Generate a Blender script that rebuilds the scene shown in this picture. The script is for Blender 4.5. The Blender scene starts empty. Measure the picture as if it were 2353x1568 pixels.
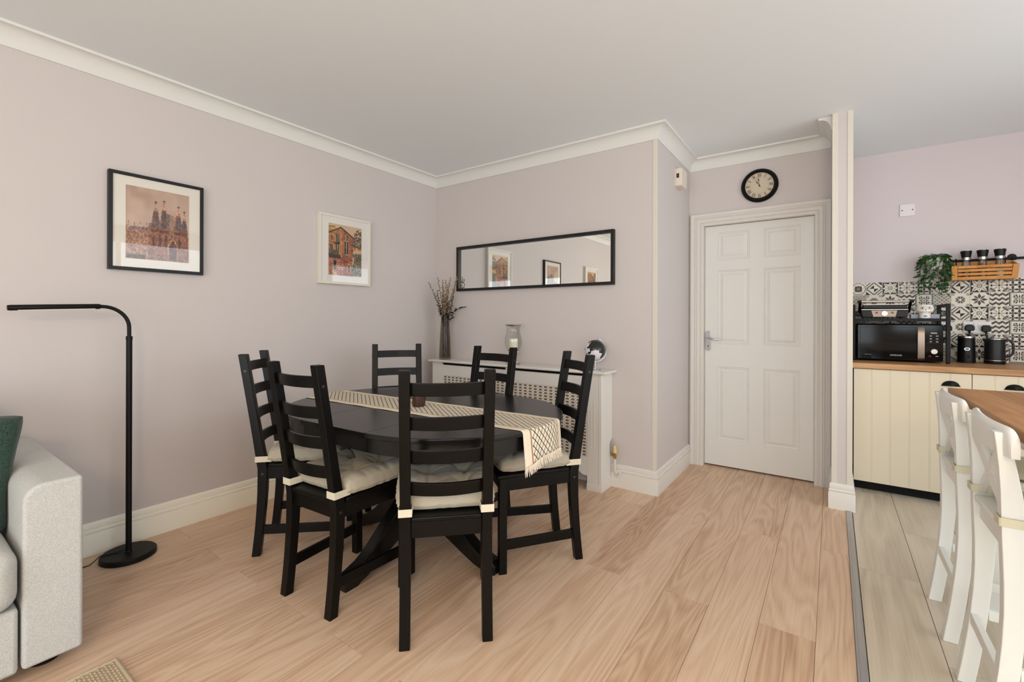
import bpy, bmesh, math, random
import numpy as np
from mathutils import Vector, Matrix
R = math.radians
scene = bpy.context.scene
col = scene.collection
random.seed(7)
# ------------------------------------------------------------ camera
cam_d = bpy.data.cameras.new('camera')
cam = bpy.data.objects.new('camera', cam_d); col.objects.link(cam)
cam_d.sensor_fit = 'HORIZONTAL'; cam_d.sensor_width = 36.0; cam_d.lens = 16.0
cam_d.shift_y = -(784 - 733.5) / 2353.0
cam_d.clip_start = 0.02; cam_d.clip_end = 200
_yaw, _roll = R(35.184), R(0.1637)
_F = Vector((-math.sin(_yaw), math.cos(_yaw), 0)); _R0 = Vector((math.cos(_yaw), math.sin(_yaw), 0)); _U0 = Vector((0, 0, 1))
_R = _R0 * math.cos(_roll) + _U0 * math.sin(_roll); _U = _U0 * math.cos(_roll) - _R0 * math.sin(_roll)
CAM = Vector((3.0687, -3.1063, 1.2))
cam.matrix_world = Matrix(((_R.x, _U.x, -_F.x, CAM.x), (_R.y, _U.y, -_F.y, CAM.y), (_R.z, _U.z, -_F.z, CAM.z), (0, 0, 0, 1)))
scene.camera = cam
# ------------------------------------------------------------ view
vs = scene.view_settings
scene.display_settings.display_device = 'sRGB'
vs.view_transform = 'Standard'; vs.look = 'None'; vs.gamma = 1.0; vs.use_curve_mapping = False
vs.exposure = -0.1
# ------------------------------------------------------------ world (overcast daylight)
world = bpy.data.worlds.new('overcast_sky'); scene.world = world; world.use_nodes = True
wb = world.node_tree.nodes['Background']; wb.inputs[0].default_value = (0.86, 0.93, 1.0, 1); wb.inputs[1].default_value = 1.2
# room extents
XR, YB, YK, ZC = 5.3, -5.9, 1.54, 2.52      # right wall, rear wall, kitchen wall, ceiling
XB, YD, XP0, XP1, YP = 2.085, 0.868, 3.066, 3.168, 0.455
def area(name, loc, rot, sx, sy, power, color=(1, 1, 1)):
    l = bpy.data.lights.new(name, 'AREA'); l.shape = 'RECTANGLE'; l.size = sx; l.size_y = sy; l.energy = power; l.color = color
    o = bpy.data.objects.new(name, l); col.objects.link(o); o.location = loc; o.rotation_euler = rot; return o
DAY = (0.86, 0.945, 1.0)
area('daylight_patio_window', (2.9, YB - 0.12, 1.25), (R(90), 0, 0), 2.5, 2.1, 92, DAY)
area('daylight_kitchen_rear_window', (4.72, YB - 0.12, 1.55), (R(90), 0, 0), 0.8, 1.3, 25, DAY)
area('daylight_kitchen_side_window', (XR + 0.16, -1.7, 1.3), (0, R(90), 0), 2.1, 4.0, 76, DAY)

# ------------------------------------------------------------ helpers
def srgb(r, g, b):
    f = lambda c: ((c / 255) / 12.92 if c / 255 <= 0.04045 else ((c / 255 + 0.055) / 1.055) ** 2.4)
    return (f(r), f(g), f(b), 1.0)
MATS = {}
def mat(name, rgb, rough=0.5, metal=0.0, noise=0.0, nscale=30.0, bump=0.0, bscale=200.0, stretch=None, coat=0.0, spec=0.5, sheen=0.0, emit=None, estr=0.0, trans=0.0, ior=1.45, alpha=1.0, sss=0.0):
    if name in MATS: return MATS[name]
    m = bpy.data.materials.new(name); m.use_nodes = True; nt = m.node_tree; b = nt.nodes['Principled BSDF']
    c = rgb if len(rgb) == 4 else srgb(*rgb)
    b.inputs['Base Color'].default_value = c; b.inputs['Roughness'].default_value = rough; b.inputs['Metallic'].default_value = metal
    b.inputs['Coat Weight'].default_value = coat; b.inputs['Specular IOR Level'].default_value = spec; b.inputs['Sheen Weight'].default_value = sheen
    b.inputs['Transmission Weight'].default_value = trans; b.inputs['IOR'].default_value = ior; b.inputs['Alpha'].default_value = alpha
    b.inputs['Subsurface Weight'].default_value = sss
    if emit: b.inputs['Emission Color'].default_value = emit; b.inputs['Emission Strength'].default_value = estr
    if noise or bump:
        tc = nt.nodes.new('ShaderNodeTexCoord'); mp = nt.nodes.new('ShaderNodeMapping'); nt.links.new(tc.outputs['Object'], mp.inputs[0])
        if stretch: mp.inputs['Scale'].default_value = stretch
    if noise:
        n = nt.nodes.new('ShaderNodeTexNoise'); n.inputs['Scale'].default_value = nscale; n.inputs['Detail'].default_value = 4; nt.links.new(mp.outputs[0], n.inputs['Vector'])
        mx = nt.nodes.new('ShaderNodeMix'); mx.data_type = 'RGBA'
        mx.inputs[6].default_value = tuple(x * (1 - noise) for x in c[:3]) + (1,); mx.inputs[7].default_value = tuple(min(1, x * (1 + noise)) for x in c[:3]) + (1,)
        nt.links.new(n.outputs[0], mx.inputs[0]); nt.links.new(mx.outputs[2], b.inputs['Base Color'])
    if bump:
        n2 = nt.nodes.new('ShaderNodeTexNoise'); n2.inputs['Scale'].default_value = bscale; n2.inputs['Detail'].default_value = 3; nt.links.new(mp.outputs[0], n2.inputs['Vector'])
        bp = nt.nodes.new('ShaderNodeBump'); bp.inputs['Strength'].default_value = bump; bp.inputs['Distance'].default_value = 0.002
        nt.links.new(n2.outputs[0], bp.inputs['Height']); nt.links.new(bp.outputs[0], b.inputs['Normal'])
    MATS[name] = m; return m
def nn(nt, t, **kw):
    n = nt.nodes.new(t)
    for k, v in kw.items(): setattr(n, k, v)
    return n
def wood(name, dark, mid, light, rough=0.45, axis='Y', scale=1.0, ring=6.0, bump=0.08, spec=0.4, rnd=0.12):
    """plank wood: long grain along axis, random offset per object"""
    if name in MATS: return MATS[name]
    m = bpy.data.materials.new(name); m.use_nodes = True; nt = m.node_tree; b = nt.nodes['Principled BSDF']; L = nt.links
    tc = nn(nt, 'ShaderNodeTexCoord'); oi = nn(nt, 'ShaderNodeObjectInfo')
    mul = nn(nt, 'ShaderNodeVectorMath', operation='SCALE'); cmb = nn(nt, 'ShaderNodeCombineXYZ')
    for i in range(3): L.new(oi.outputs['Random'], cmb.inputs[i])
    mul.inputs['Scale'].default_value = 37.0; L.new(cmb.outputs[0], mul.inputs[0])
    add = nn(nt, 'ShaderNodeVectorMath', operation='ADD'); L.new(tc.outputs['Object'], add.inputs[0]); L.new(mul.outputs[0], add.inputs[1])
    mp = nn(nt, 'ShaderNodeMapping'); s = [9.0 * scale] * 3; s['XYZ'.index(axis)] = 0.85 * scale; mp.inputs['Scale'].default_value = s; L.new(add.outputs[0], mp.inputs[0])
    # cathedral figure: bands of a warped noise
    n1 = nn(nt, 'ShaderNodeTexNoise'); n1.inputs['Scale'].default_value = 0.55; n1.inputs['Detail'].default_value = 2.5; n1.inputs['Distortion'].default_value = 0.5; L.new(mp.outputs[0], n1.inputs['Vector'])
    mm = nn(nt, 'ShaderNodeMath', operation='MULTIPLY'); mm.inputs[1].default_value = ring * 6; L.new(n1.outputs[0], mm.inputs[0])
    fr = nn(nt, 'ShaderNodeMath', operation='PINGPONG'); fr.inputs[1].default_value = 1.0; L.new(mm.outputs[0], fr.inputs[0])
    # fine fibre
    mp2 = nn(nt, 'ShaderNodeMapping'); s2 = [140.0 * scale] * 3; s2['XYZ'.index(axis)] = 3.5 * scale; mp2.inputs['Scale'].default_value = s2; L.new(add.outputs[0], mp2.inputs[0])
    n2 = nn(nt, 'ShaderNodeTexNoise'); n2.inputs['Scale'].default_value = 1.0; n2.inputs['Detail'].default_value = 4; L.new(mp2.outputs[0], n2.inputs['Vector'])
    # broad tone
    n3 = nn(nt, 'ShaderNodeTexNoise'); n3.inputs['Scale'].default_value = 0.35; n3.inputs['Detail'].default_value = 3; L.new(mp.outputs[0], n3.inputs['Vector'])
    a1 = nn(nt, 'ShaderNodeMath', operation='MULTIPLY'); a1.inputs[1].default_value = 0.24; L.new(fr.outputs[0], a1.inputs[0])
    a2 = nn(nt, 'ShaderNodeMath', operation='MULTIPLY_ADD'); a2.inputs[1].default_value = 0.5; L.new(n2.outputs[0], a2.inputs[0]); L.new(a1.outputs[0], a2.inputs[2])
    a3 = nn(nt, 'ShaderNodeMath', operation='MULTIPLY_ADD'); a3.inputs[1].default_value = 0.8; L.new(n3.outputs[0], a3.inputs[0]); L.new(a2.outputs[0], a3.inputs[2])
    a4 = nn(nt, 'ShaderNodeMath', operation='MULTIPLY_ADD'); a4.inputs[1].default_value = rnd; L.new(oi.outputs['Random'], a4.inputs[0]); L.new(a3.outputs[0], a4.inputs[2])
    cr = nn(nt, 'ShaderNodeValToRGB'); e = cr.color_ramp.elements
    e[0].position = 0.55; e[0].color = srgb(*dark); e[1].position = 1.35 if False else 1.0; e[1].color = srgb(*mid)
    mr = nn(nt, 'ShaderNodeMapRange'); mr.inputs[1].default_value = 0.38; mr.inputs[2].default_value = 1.28; L.new(a4.outputs[0], mr.inputs[0])
    e[0].position = 0.12; e[1].position = 0.5; e2 = cr.color_ramp.elements.new(0.85); e2.color = srgb(*light)
    L.new(mr.outputs[0], cr.inputs[0]); L.new(cr.outputs[0], b.inputs['Base Color'])
    b.inputs['Roughness'].default_value = rough; b.inputs['Specular IOR Level'].default_value = spec
    bp = nn(nt, 'ShaderNodeBump'); bp.inputs['Strength'].default_value = bump; bp.inputs['Distance'].default_value = 0.001; L.new(a2.outputs[0], bp.inputs['Height']); L.new(bp.outputs[0], b.inputs['Normal'])
    MATS[name] = m; return m
def glassy(name, tint=(1, 1, 1, 1), ior=1.5, rough=0.0):
    """thin clear pane: Fresnel reflection over clear transmission"""
    if name in MATS: return MATS[name]
    m = bpy.data.materials.new(name); m.use_nodes = True; nt = m.node_tree; nt.nodes.remove(nt.nodes['Principled BSDF']); out = nt.nodes['Material Output']
    t = nn(nt, 'ShaderNodeBsdfTransparent'); t.inputs[0].default_value = tint; g = nn(nt, 'ShaderNodeBsdfGlossy'); g.inputs['Roughness'].default_value = rough
    lw = nn(nt, 'ShaderNodeLayerWeight'); lw.inputs['Blend'].default_value = 0.5; pw = nn(nt, 'ShaderNodeMath', operation='POWER'); pw.inputs[1].default_value = 5.0; nt.links.new(lw.outputs['Facing'], pw.inputs[0])
    r0 = ((ior - 1) / (ior + 1)) ** 2; f = nn(nt, 'ShaderNodeMath', operation='MULTIPLY_ADD'); f.inputs[1].default_value = 1 - r0; f.inputs[2].default_value = r0; nt.links.new(pw.outputs[0], f.inputs[0]); mx = nn(nt, 'ShaderNodeMixShader')
    nt.links.new(f.outputs[0], mx.inputs[0]); nt.links.new(t.outputs[0], mx.inputs[1]); nt.links.new(g.outputs[0], mx.inputs[2]); nt.links.new(mx.outputs[0], out.inputs[0])
    MATS[name] = m; return m
def colmat(name, rough=0.5, spec=0.4, coat=0.0):
    """print / glaze whose colour is stored in the mesh"""
    if name in MATS: return MATS[name]
    m = bpy.data.materials.new(name); m.use_nodes = True; nt = m.node_tree; b = nt.nodes['Principled BSDF']
    a = nn(nt, 'ShaderNodeVertexColor', layer_name='Col'); nt.links.new(a.outputs[0], b.inputs['Base Color']); b.inputs['Roughness'].default_value = rough; b.inputs['Specular IOR Level'].default_value = spec; b.inputs['Coat Weight'].default_value = coat
    MATS[name] = m; return m

class MB:
    def __init__(s): s.v = []; s.f = []; s.M = None
    def add(s, vs_, fs):
        o = len(s.v); s.v += [tuple(s.M @ Vector(p)) if s.M is not None else tuple(p) for p in vs_]; s.f += [tuple(i + o for i in f) for f in fs]; return s
    def box(s, x0, x1, y0, y1, z0, z1):
        return s.add([(x0, y0, z0), (x1, y0, z0), (x1, y1, z0), (x0, y1, z0), (x0, y0, z1), (x1, y0, z1), (x1, y1, z1), (x0, y1, z1)],
                     [(0, 3, 2, 1), (4, 5, 6, 7), (0, 1, 5, 4), (1, 2, 6, 5), (2, 3, 7, 6), (3, 0, 4, 7)])
    def prism(s, pts, a, b, axis='z'):
        """pts 2D outline, extruded a..b along axis (x: pts=(y,z), y: pts=(x,z), z: pts=(x,y))"""
        n = len(pts)
        mk = {'z': lambda p, t: (p[0], p[1], t), 'y': lambda p, t: (p[0], t, p[1]), 'x': lambda p, t: (t, p[0], p[1])}[axis]
        return s.add([mk(p, a) for p in pts] + [mk(p, b) for p in pts], [tuple(range(n - 1, -1, -1)), tuple(range(n, 2 * n))] + [(i, (i + 1) % n, n + (i + 1) % n, n + i) for i in range(n)])
    def lathe(s, prof, seg=32, c=(0, 0, 0), axis='z', close=False):
        """prof [(r, h)]"""
        V = []; F_ = []; m = len(prof)
        for k in range(seg):
            a = 2 * math.pi * k / seg; ca, sa = math.cos(a), math.sin(a)
            for r, h in prof:
                p = (r * ca, r * sa, h)
                if axis == 'y': p = (r * ca, h, -r * sa)
                if axis == 'x': p = (h, r * ca, r * sa)
                V.append((p[0] + c[0], p[1] + c[1], p[2] + c[2]))
        for k in range(seg):
            k2 = (k + 1) % seg
            for j in range(m - 1 + (1 if close else 0)):
                j2 = (j + 1) % m; F_.append((k * m + j, k2 * m + j, k2 * m + j2, k * m + j2))
        return s.add(V, F_)
    def cyl(s, c, r, h, seg=24, axis='z', r2=None):
        r2 = r if r2 is None else r2
        return s.lathe([(1e-5, 0), (r, 0), (r2, h), (1e-5, h)], seg, c, axis)
    def tube(s, pts, rad, seg=10, caps=True, flat=1.0, up=None):
        pts = [Vector(p) for p in pts]; n = len(pts); rad = rad if isinstance(rad, (list, tuple)) else [rad] * n
        V = []; F_ = []; prev = None
        for i, p in enumerate(pts):
            t = (pts[min(i + 1, n - 1)] - pts[max(i - 1, 0)]).normalized()
            if prev is None:
                u = Vector(up) if up else (Vector((0, 0, 1)) if abs(t.z) < 0.9 else Vector((1, 0, 0)))
                a = (u - t * u.dot(t)).normalized()
            else: a = (prev - t * prev.dot(t)).normalized()
            prev = a; b = t.cross(a)
            for k in range(seg):
                q = 2 * math.pi * k / seg; V.append(p + a * (math.cos(q) * rad[i] * flat) + b * (math.sin(q) * rad[i]))
        for i in range(n - 1):
            for k in range(seg):
                k2 = (k + 1) % seg; F_.append((i * seg + k, i * seg + k2, (i + 1) * seg + k2, (i + 1) * seg + k))
        if caps: F_.append(tuple(range(seg - 1, -1, -1))); F_.append(tuple((n - 1) * seg + k for k in range(seg)))
        return s.add(V, F_)
    def bar(s, p0, p1, w, h, up=(0, 0, 1)):
        """rectangular bar from p0 to p1: w across, h along up"""
        p0, p1 = Vector(p0), Vector(p1); t = (p1 - p0).normalized(); u = Vector(up); u = (u - t * u.dot(t)).normalized(); b = t.cross(u)
        V = []
        for p in (p0, p1):
            for i, j in ((-1, -1), (1, -1), (1, 1), (-1, 1)): V.append(p + b * (w / 2 * i) + u * (h / 2 * j))
        return s.add(V, [(3, 2, 1, 0), (4, 5, 6, 7), (0, 1, 5, 4), (1, 2, 6, 5), (2, 3, 7, 6), (3, 0, 4, 7)])
    def grid(s, nu, nv, fn, flip=False):
        V = [fn(i / nu, j / nv) for j in range(nv + 1) for i in range(nu + 1)]; w = nu + 1
        F_ = [(j * w + i, j * w + i + 1, (j + 1) * w + i + 1, (j + 1) * w + i) for j in range(nv) for i in range(nu)]
        return s.add(V, [f[::-1] for f in F_] if flip else F_)
    def sphere(s, c, r, seg=16, rings=10, sc=(1, 1, 1)):
        return s.add([(c[0], c[1], c[2] - r * sc[2])] + [(c[0] + r * sc[0] * math.sin(math.pi * j / rings) * math.cos(2 * math.pi * k / seg), c[1] + r * sc[1] * math.sin(math.pi * j / rings) * math.sin(2 * math.pi * k / seg), c[2] - r * sc[2] * math.cos(math.pi * j / rings)) for j in range(1, rings) for k in range(seg)] + [(c[0], c[1], c[2] + r * sc[2])],
            [(0, 1 + (k + 1) % seg, 1 + k) for k in range(seg)] + [(1 + (j - 1) * seg + k, 1 + (j - 1) * seg + (k + 1) % seg, 1 + j * seg + (k + 1) % seg, 1 + j * seg + k) for j in range(1, rings - 1) for k in range(seg)] + [(1 + (rings - 2) * seg + k, 1 + (rings - 2) * seg + (k + 1) % seg, 1 + (rings - 1) * seg) for k in range(seg)])
    def mesh(s, name, m=None, bevel=0.0, smooth=False, seg=2, weld=False, ang=32, fixn=True, bsel=None):
        bm = bmesh.new(); vv = [bm.verts.new(p) for p in s.v]
        for f in s.f:
            try: bm.faces.new([vv[i] for i in f])
            except ValueError: pass
        if weld: bmesh.ops.remove_doubles(bm, verts=bm.verts, dist=1e-5)
        bmesh.ops.dissolve_degenerate(bm, dist=1e-7, edges=bm.edges)
        if fixn: bmesh.ops.recalc_face_normals(bm, faces=bm.faces)
        if bevel:
            es = [e for e in bm.edges if len(e.link_faces) == 2 and e.calc_face_angle(0) > R(28) and (bsel is None or bsel(e))]
            rb_ = bmesh.ops.bevel(bm, geom=es, offset=bevel, segments=seg, profile=0.5, affect='EDGES', clamp_overlap=True)
            if not smooth:
                for f in rb_['faces']: f.smooth = True
        me = bpy.data.meshes.new(name); bm.to_mesh(me); bm.free()
        if m: me.materials.append(m)
        if smooth:
            me.polygons.foreach_set('use_smooth', [True] * len(me.polygons)); me.set_sharp_from_angle(angle=R(ang))
        return me
    def build(s, name, m, parent=None, bevel=0.0, smooth=False, seg=2, weld=False, ang=32, loc=None, fixn=True, bsel=None):
        o = obj(name, s.mesh(name, m, bevel, smooth, seg, weld, ang, fixn, bsel), parent, loc)
        if bevel and smooth:
            w_ = o.modifiers.new('weighted_normals', 'WEIGHTED_NORMAL'); w_.mode = 'FACE_AREA'; w_.weight = 50; w_.keep_sharp = True
        return o
def obj(name, me, parent=None, loc=None, rz=None):
    o = bpy.data.objects.new(name, me); col.objects.link(o)
    if parent: o.parent = parent
    if loc: o.location = loc
    if rz is not None: o.rotation_euler = (0, 0, rz)
    return o
def tag(o, label, cat, group=None):
    o['label'] = label; o['category'] = cat
    if group: o['group'] = group
    return o
def thing(name, label, cat, loc=(0, 0, 0), rz=0, group=None):
    o = obj(name, None, None, loc, rz); o.empty_display_size = 0.1; return tag(o, label, cat, group)
def struct(o): o['kind'] = 'structure'; return o
def stuff(o): o['kind'] = 'stuff'; return o
def dup(root, loc, rz, label, group=None):
    r = root.copy(); col.objects.link(r); r.location = loc; r.rotation_euler = (0, 0, rz); r['label'] = label
    if group: r['group'] = group
    for ch in list(root.children):
        c = ch.copy(); col.objects.link(c); c.parent = r
        for g in list(ch.children):
            d = g.copy(); col.objects.link(d); d.parent = c
    return r
def text_mesh(s, size, m, depth=0.0004):
    cu = bpy.data.curves.new('lettering', 'FONT'); cu.body = s; cu.size = size; cu.extrude = depth; cu.align_x = 'CENTER'; cu.align_y = 'CENTER'; cu.resolution_u = 3
    o = bpy.data.objects.new('lettering', cu); col.objects.link(o); bpy.context.view_layer.update()
    me = bpy.data.meshes.new_from_object(o.evaluated_get(bpy.context.evaluated_depsgraph_get())); bpy.data.objects.remove(o); me.materials.clear(); me.materials.append(m); return me
def arc(c, r, a0, a1, n, plane='xz', off=0.0):
    out = []
    for i in range(n + 1):
        a = R(a0 + (a1 - a0) * i / n); x, y = c[0] + r * math.cos(a), c[1] + r * math.sin(a)
        out.append((x, off, y) if plane == 'xz' else (x, y, off) if plane == 'xy' else (off, x, y))
    return out
def sweep(path, prof, closed_prof=True, side=1):
    """sweep profile [(d, z)] along plan polyline with mitres; d is measured to the left (side=1) of travel"""
    P = [Vector((p[0], p[1])) for p in path]; n = len(P); N = []
    for i in range(n - 1):
        t = (P[i + 1] - P[i]).normalized(); N.append(Vector((-t.y, t.x)) * side)
    mb = MB(); V = []; m = len(prof); F_ = []
    for i in range(n):
        if i == 0: k = N[0]
        elif i == n - 1: k = N[-1]
        else:
            k = N[i - 1] + N[i]; k = k / k.dot(N[i])
        for d, z in prof: V.append((P[i].x + k.x * d, P[i].y + k.y * d, z))
    for i in range(n - 1):
        for j in range(m): F_.append((i * m + j, i * m + (j + 1) % m, (i + 1) * m + (j + 1) % m, (i + 1) * m + j))
    F_.append(tuple(range(m))); F_.append(tuple((n - 1) * m + j for j in range(m - 1, -1, -1)))
    return mb.add(V, F_)
# painted rasters -> vertex colour sheets
def S2L(a):
    a = np.clip(a, 0, 1); return np.where(a <= 0.04045, a / 12.92, ((a + 0.055) / 1.055) ** 2.4)
def sheet_mesh(name, img, w, h, m, th=0.0):
    """img HxWx3 sRGB 0..1 (row 0 = bottom); sheet in local x,z plane facing -y, centred"""
    H, W, _ = img.shape; mb = MB()
    V = [((i / (W - 1) - .5) * w, 0, (j / (H - 1) - .5) * h) for j in range(H) for i in range(W)]
    F_ = [(j * W + i, j * W + i + 1, (j + 1) * W + i + 1, (j + 1) * W + i) for j in range(H - 1) for i in range(W - 1)]
    if th:   # body of the tile behind the glazed face
        b = len(V); V += [(-w / 2, th, -h / 2), (w / 2, th, -h / 2), (w / 2, th, h / 2), (-w / 2, th, h / 2)]
        bot = [i for i in range(W)]; top = [(H - 1) * W + i for i in range(W)]; lf = [j * W for j in range(H)]; rt = [j * W + W - 1 for j in range(H)]
        F_ += [(b, b + 3, b + 2, b + 1), tuple(bot[::-1]) + (b, b + 1), tuple(top) + (b + 2, b + 3), tuple(lf) + (b + 3, b), tuple(rt[::-1]) + (b + 1, b + 2)]
    me = bpy.data.meshes.new(name); me.from_pydata(V, [], F_); me.materials.append(m)
    a = me.color_attributes.new('Col', 'FLOAT_COLOR', 'POINT'); c = np.ones((len(V), 4), np.float32); c[:H * W, :3] = S2L(img.reshape(-1, 3)); c[H * W:, :3] = .6
    a.data.foreach_set('color', c.ravel()); return me
def canvas(W, H):
    u, v = np.meshgrid(np.linspace(0, 1, W), np.linspace(0, 1, H)); return u, v
def inpoly(u, v, pts):
    ins = np.zeros(u.shape, bool); n = len(pts)
    for i in range(n):
        (x0, y0), (x1, y1) = pts[i], pts[(i + 1) % n]
        if y0 == y1: continue
        c = ((y0 > v) != (y1 > v)) & (u < (x1 - x0) * (v - y0) / (y1 - y0) + x0); ins ^= c
    return ins
rng = np.random.RandomState(5)
def vnoise(W, H, cells, sd=0):
    r = np.random.RandomState(sd + 11); g = r.rand(cells + 2, cells + 2); u = np.linspace(0, cells, W); v = np.linspace(0, cells, H)
    i = u.astype(int); j = v.astype(int); fu = (u - i)[None, :]; fv = (v - j)[:, None]; fu = fu * fu * (3 - 2 * fu); fv = fv * fv * (3 - 2 * fv)
    g00 = g[np.ix_(j, i)]; g01 = g[np.ix_(j, i + 1)]; g10 = g[np.ix_(j + 1, i)]; g11 = g[np.ix_(j + 1, i + 1)]
    return (g00 * (1 - fu) + g01 * fu) * (1 - fv) + (g10 * (1 - fu) + g11 * fu) * fv
# ------------------------------------------------------------ materials
M_wall = mat('blush_wall_paint', (209, 201, 198), 0.62, noise=0.012, nscale=2.0, bump=0.04, bscale=350, spec=0.35)
M_wallk = mat('lilac_kitchen_paint', (213, 202, 202), 0.62, noise=0.012, nscale=2.0, bump=0.04, bscale=350, spec=0.35)
M_ceil = mat('ceiling_paint', (236, 239, 240), 0.8, bump=0.05, bscale=300, spec=0.2)
M_cov = mat('white_plaster_coving', (228, 227, 222), 0.7, spec=0.25)
M_skc = mat('cream_gloss_paint', (251, 246, 230), 0.35, noise=0.02, nscale=6)
M_skw = mat('white_gloss_paint', (230, 225, 217), 0.35, noise=0.015, nscale=6)
M_bead = mat('cream_corner_bead', (221, 213, 200), 0.5)
M_door = mat('white_door_paint', (226, 224, 219), 0.38, noise=0.012, nscale=5, stretch=(4, 4, 0.5), bump=0.05, bscale=60)
M_arch = mat('aged_white_architrave_paint', (220, 215, 208), 0.42, noise=0.015, nscale=9, stretch=(6, 6, 0.6), bump=0.02, bscale=60)
M_floor = wood('light_oak_laminate', (186, 148, 117), (218, 186, 157), (230, 204, 178), rough=0.42, axis='Y', rnd=0.10)
M_kfloor = wood('grey_washed_wood_tile', (184, 168, 147), (209, 195, 174), (222, 210, 193), rough=0.4, axis='Y', scale=0.8, ring=2.0, rnd=0.1)
M_sub = mat('dark_joint', (70, 50, 38), 0.9)
M_alu = mat('brushed_aluminium', (190, 190, 192), 0.35, 1.0)
M_chrome = mat('chrome', (205, 205, 208), 0.08, 1.0)
M_steel = mat('satin_steel', (190, 183, 175), 0.28, 1.0)
M_black = mat('black_satin_lacquer', (14, 13, 12), 0.34, noise=0.25, nscale=14, stretch=(1, 1, 1), bump=0.04, bscale=90, coat=0.15)
M_blackp = mat('black_plastic', (11, 11, 12), 0.42, spec=.35)
M_blackm = mat('matt_black_metal', (11, 11, 11), 0.5, spec=.3)
M_dark = mat('black_void', (10, 9, 9), 0.9)
M_pane = glassy('clear_window_glass')
M_pglass = glassy('picture_glass', ior=1.52)
# ------------------------------------------------------------ walls
def holed(mb, along, lo, hi, z0, z1, t0, t1, holes):
    """wall slab spanning lo..hi along an axis with rectangular holes [(a,b,zb,zt)]"""
    def bx(a, b, za, zb):
        if b - a > 1e-6 and zb - za > 1e-6: mb.box(a, b, t0, t1, za, zb) if along == 'x' else mb.box(t0, t1, a, b, za, zb)
    cur = lo
    for a, b, zb, zt in sorted(holes):
        bx(cur, a, z0, z1); bx(a, b, z0, zb); bx(a, b, zt, z1); cur = b
    bx(cur, hi, z0, z1); return mb
T = 0.12
struct(MB().box(-T, 0, YB - T, T, -0.06, ZC).build('wall_left', M_wall))
struct(MB().box(0, XB, 0, T, -0.06, ZC).build('wall_back', M_wall))
struct(MB().box(XB - T, XB, T, YD + 0.2, -0.06, ZC).build('wall_return', M_wall))
struct(holed(MB(), 'x', XB, XP0, -0.06, ZC, YD, YD + 0.05, [(2.195, 2.965, -0.06, 1.978)]).build('wall_door', M_wall))
struct(MB().box(XB, XP0, YD + 0.15, YD + 0.2, -0.06, ZC).build('wall_light_stop', M_wall))  # unseen slab added to stop sky light leaking under the door
struct(MB().box(XP0, XP1, YP, YK + T, -0.06, ZC).build('wall_partition', M_wall))
wk = struct(MB().box(XP1, XR + T, YK, YK + T, -0.06, ZC).build('wall_kitchen', M_wallk))
W1, W2, W3 = (1.65, 4.15, 0.12, 2.2), (4.35, 5.1, 0.95, 2.2), (-3.7, 0.3, 0.25, 2.35)
struct(holed(MB(), 'x', 0, XR, -0.06, ZC, YB - T, YB, [W1, W2]).build('wall_rear', M_wall))
struct(holed(MB(), 'y', YB - T, YK, -0.06, ZC, XR, XR + T, [W3]).build('wall_right', M_wallk))
struct(MB().box(-T, XR + T, YB - T, YK + T, ZC, ZC + 0.08).build('ceiling', M_ceil))
M_upvc = mat('white_window_frame', (235, 235, 233), 0.35)
def window(name, along, a, b, z0, z1, t0, t1, nm):
    w = struct(obj(name, None)); fr = MB(); f = 0.06; tm = (t0 + t1) / 2
    def bx(p, q, r, s, d=0.03): fr.box(p, q, tm - d, tm + d, r, s) if along == 'x' else fr.box(tm - d, tm + d, p, q, r, s)
    bx(a, b, z0, z0 + f); bx(a, b, z1 - f, z1); bx(a, a + f, z0 + f, z1 - f); bx(b - f, b, z0 + f, z1 - f)
    for k in range(1, nm): c = a + (b - a) * k / nm; bx(c - f / 2, c + f / 2, z0 + f, z1 - f)
    fr.build('window_frame', M_upvc, w, bevel=0.004)
    for k in range(nm):
        p, q = a + (b - a) * k / nm + f, a + (b - a) * (k + 1) / nm - f
        g = MB(); (g.box(p, q, tm - .003, tm + .003, z0 + f, z1 - f) if along == 'x' else g.box(tm - .003, tm + .003, p, q, z0 + f, z1 - f)); g.build('pane', M_pane, w)
window('window_1', 'x', *W1, YB - T, YB, 3); window('window_2', 'x', *W2, YB - T, YB, 2); window('window_3', 'y', *W3, XR, XR + T, 3)
# coving
ZB = 2.4305
cv = [(0, ZB), (0.008, ZB)] + [(0.008 + 0.062 * (1 - math.cos(R(a))), ZB + 0.076 * math.sin(R(a))) for a in (15, 30, 45, 60, 75, 90)] + [(0.078, ZB + 0.076), (0.078, ZC), (0, ZC)]
struct(sweep([(0, YB), (0, 0), (XB, 0), (XB, YD), (XP0, YD), (XP0, YP + 0.035)], cv, side=-1).build('trim_1', M_cov, smooth=True, ang=25))
# corner beads
struct(MB().box(XB - 0.027, XB + 0.003, -0.003, 0.012, 0.14, ZB + 0.001).build('trim_2', M_bead, bevel=0.001))
struct(MB().box(XP0 - 0.003, XP0 + 0.026, YP - 0.003, YP + 0.012, 0.14, ZC - .001).build('trim_3', M_bead, bevel=0.001))
struct(MB().box(XP1 - 0.026, XP1 + 0.003, YP - 0.003, YP + 0.012, 0.14, ZC - .001).build('trim_4', M_bead, bevel=0.001))
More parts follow.
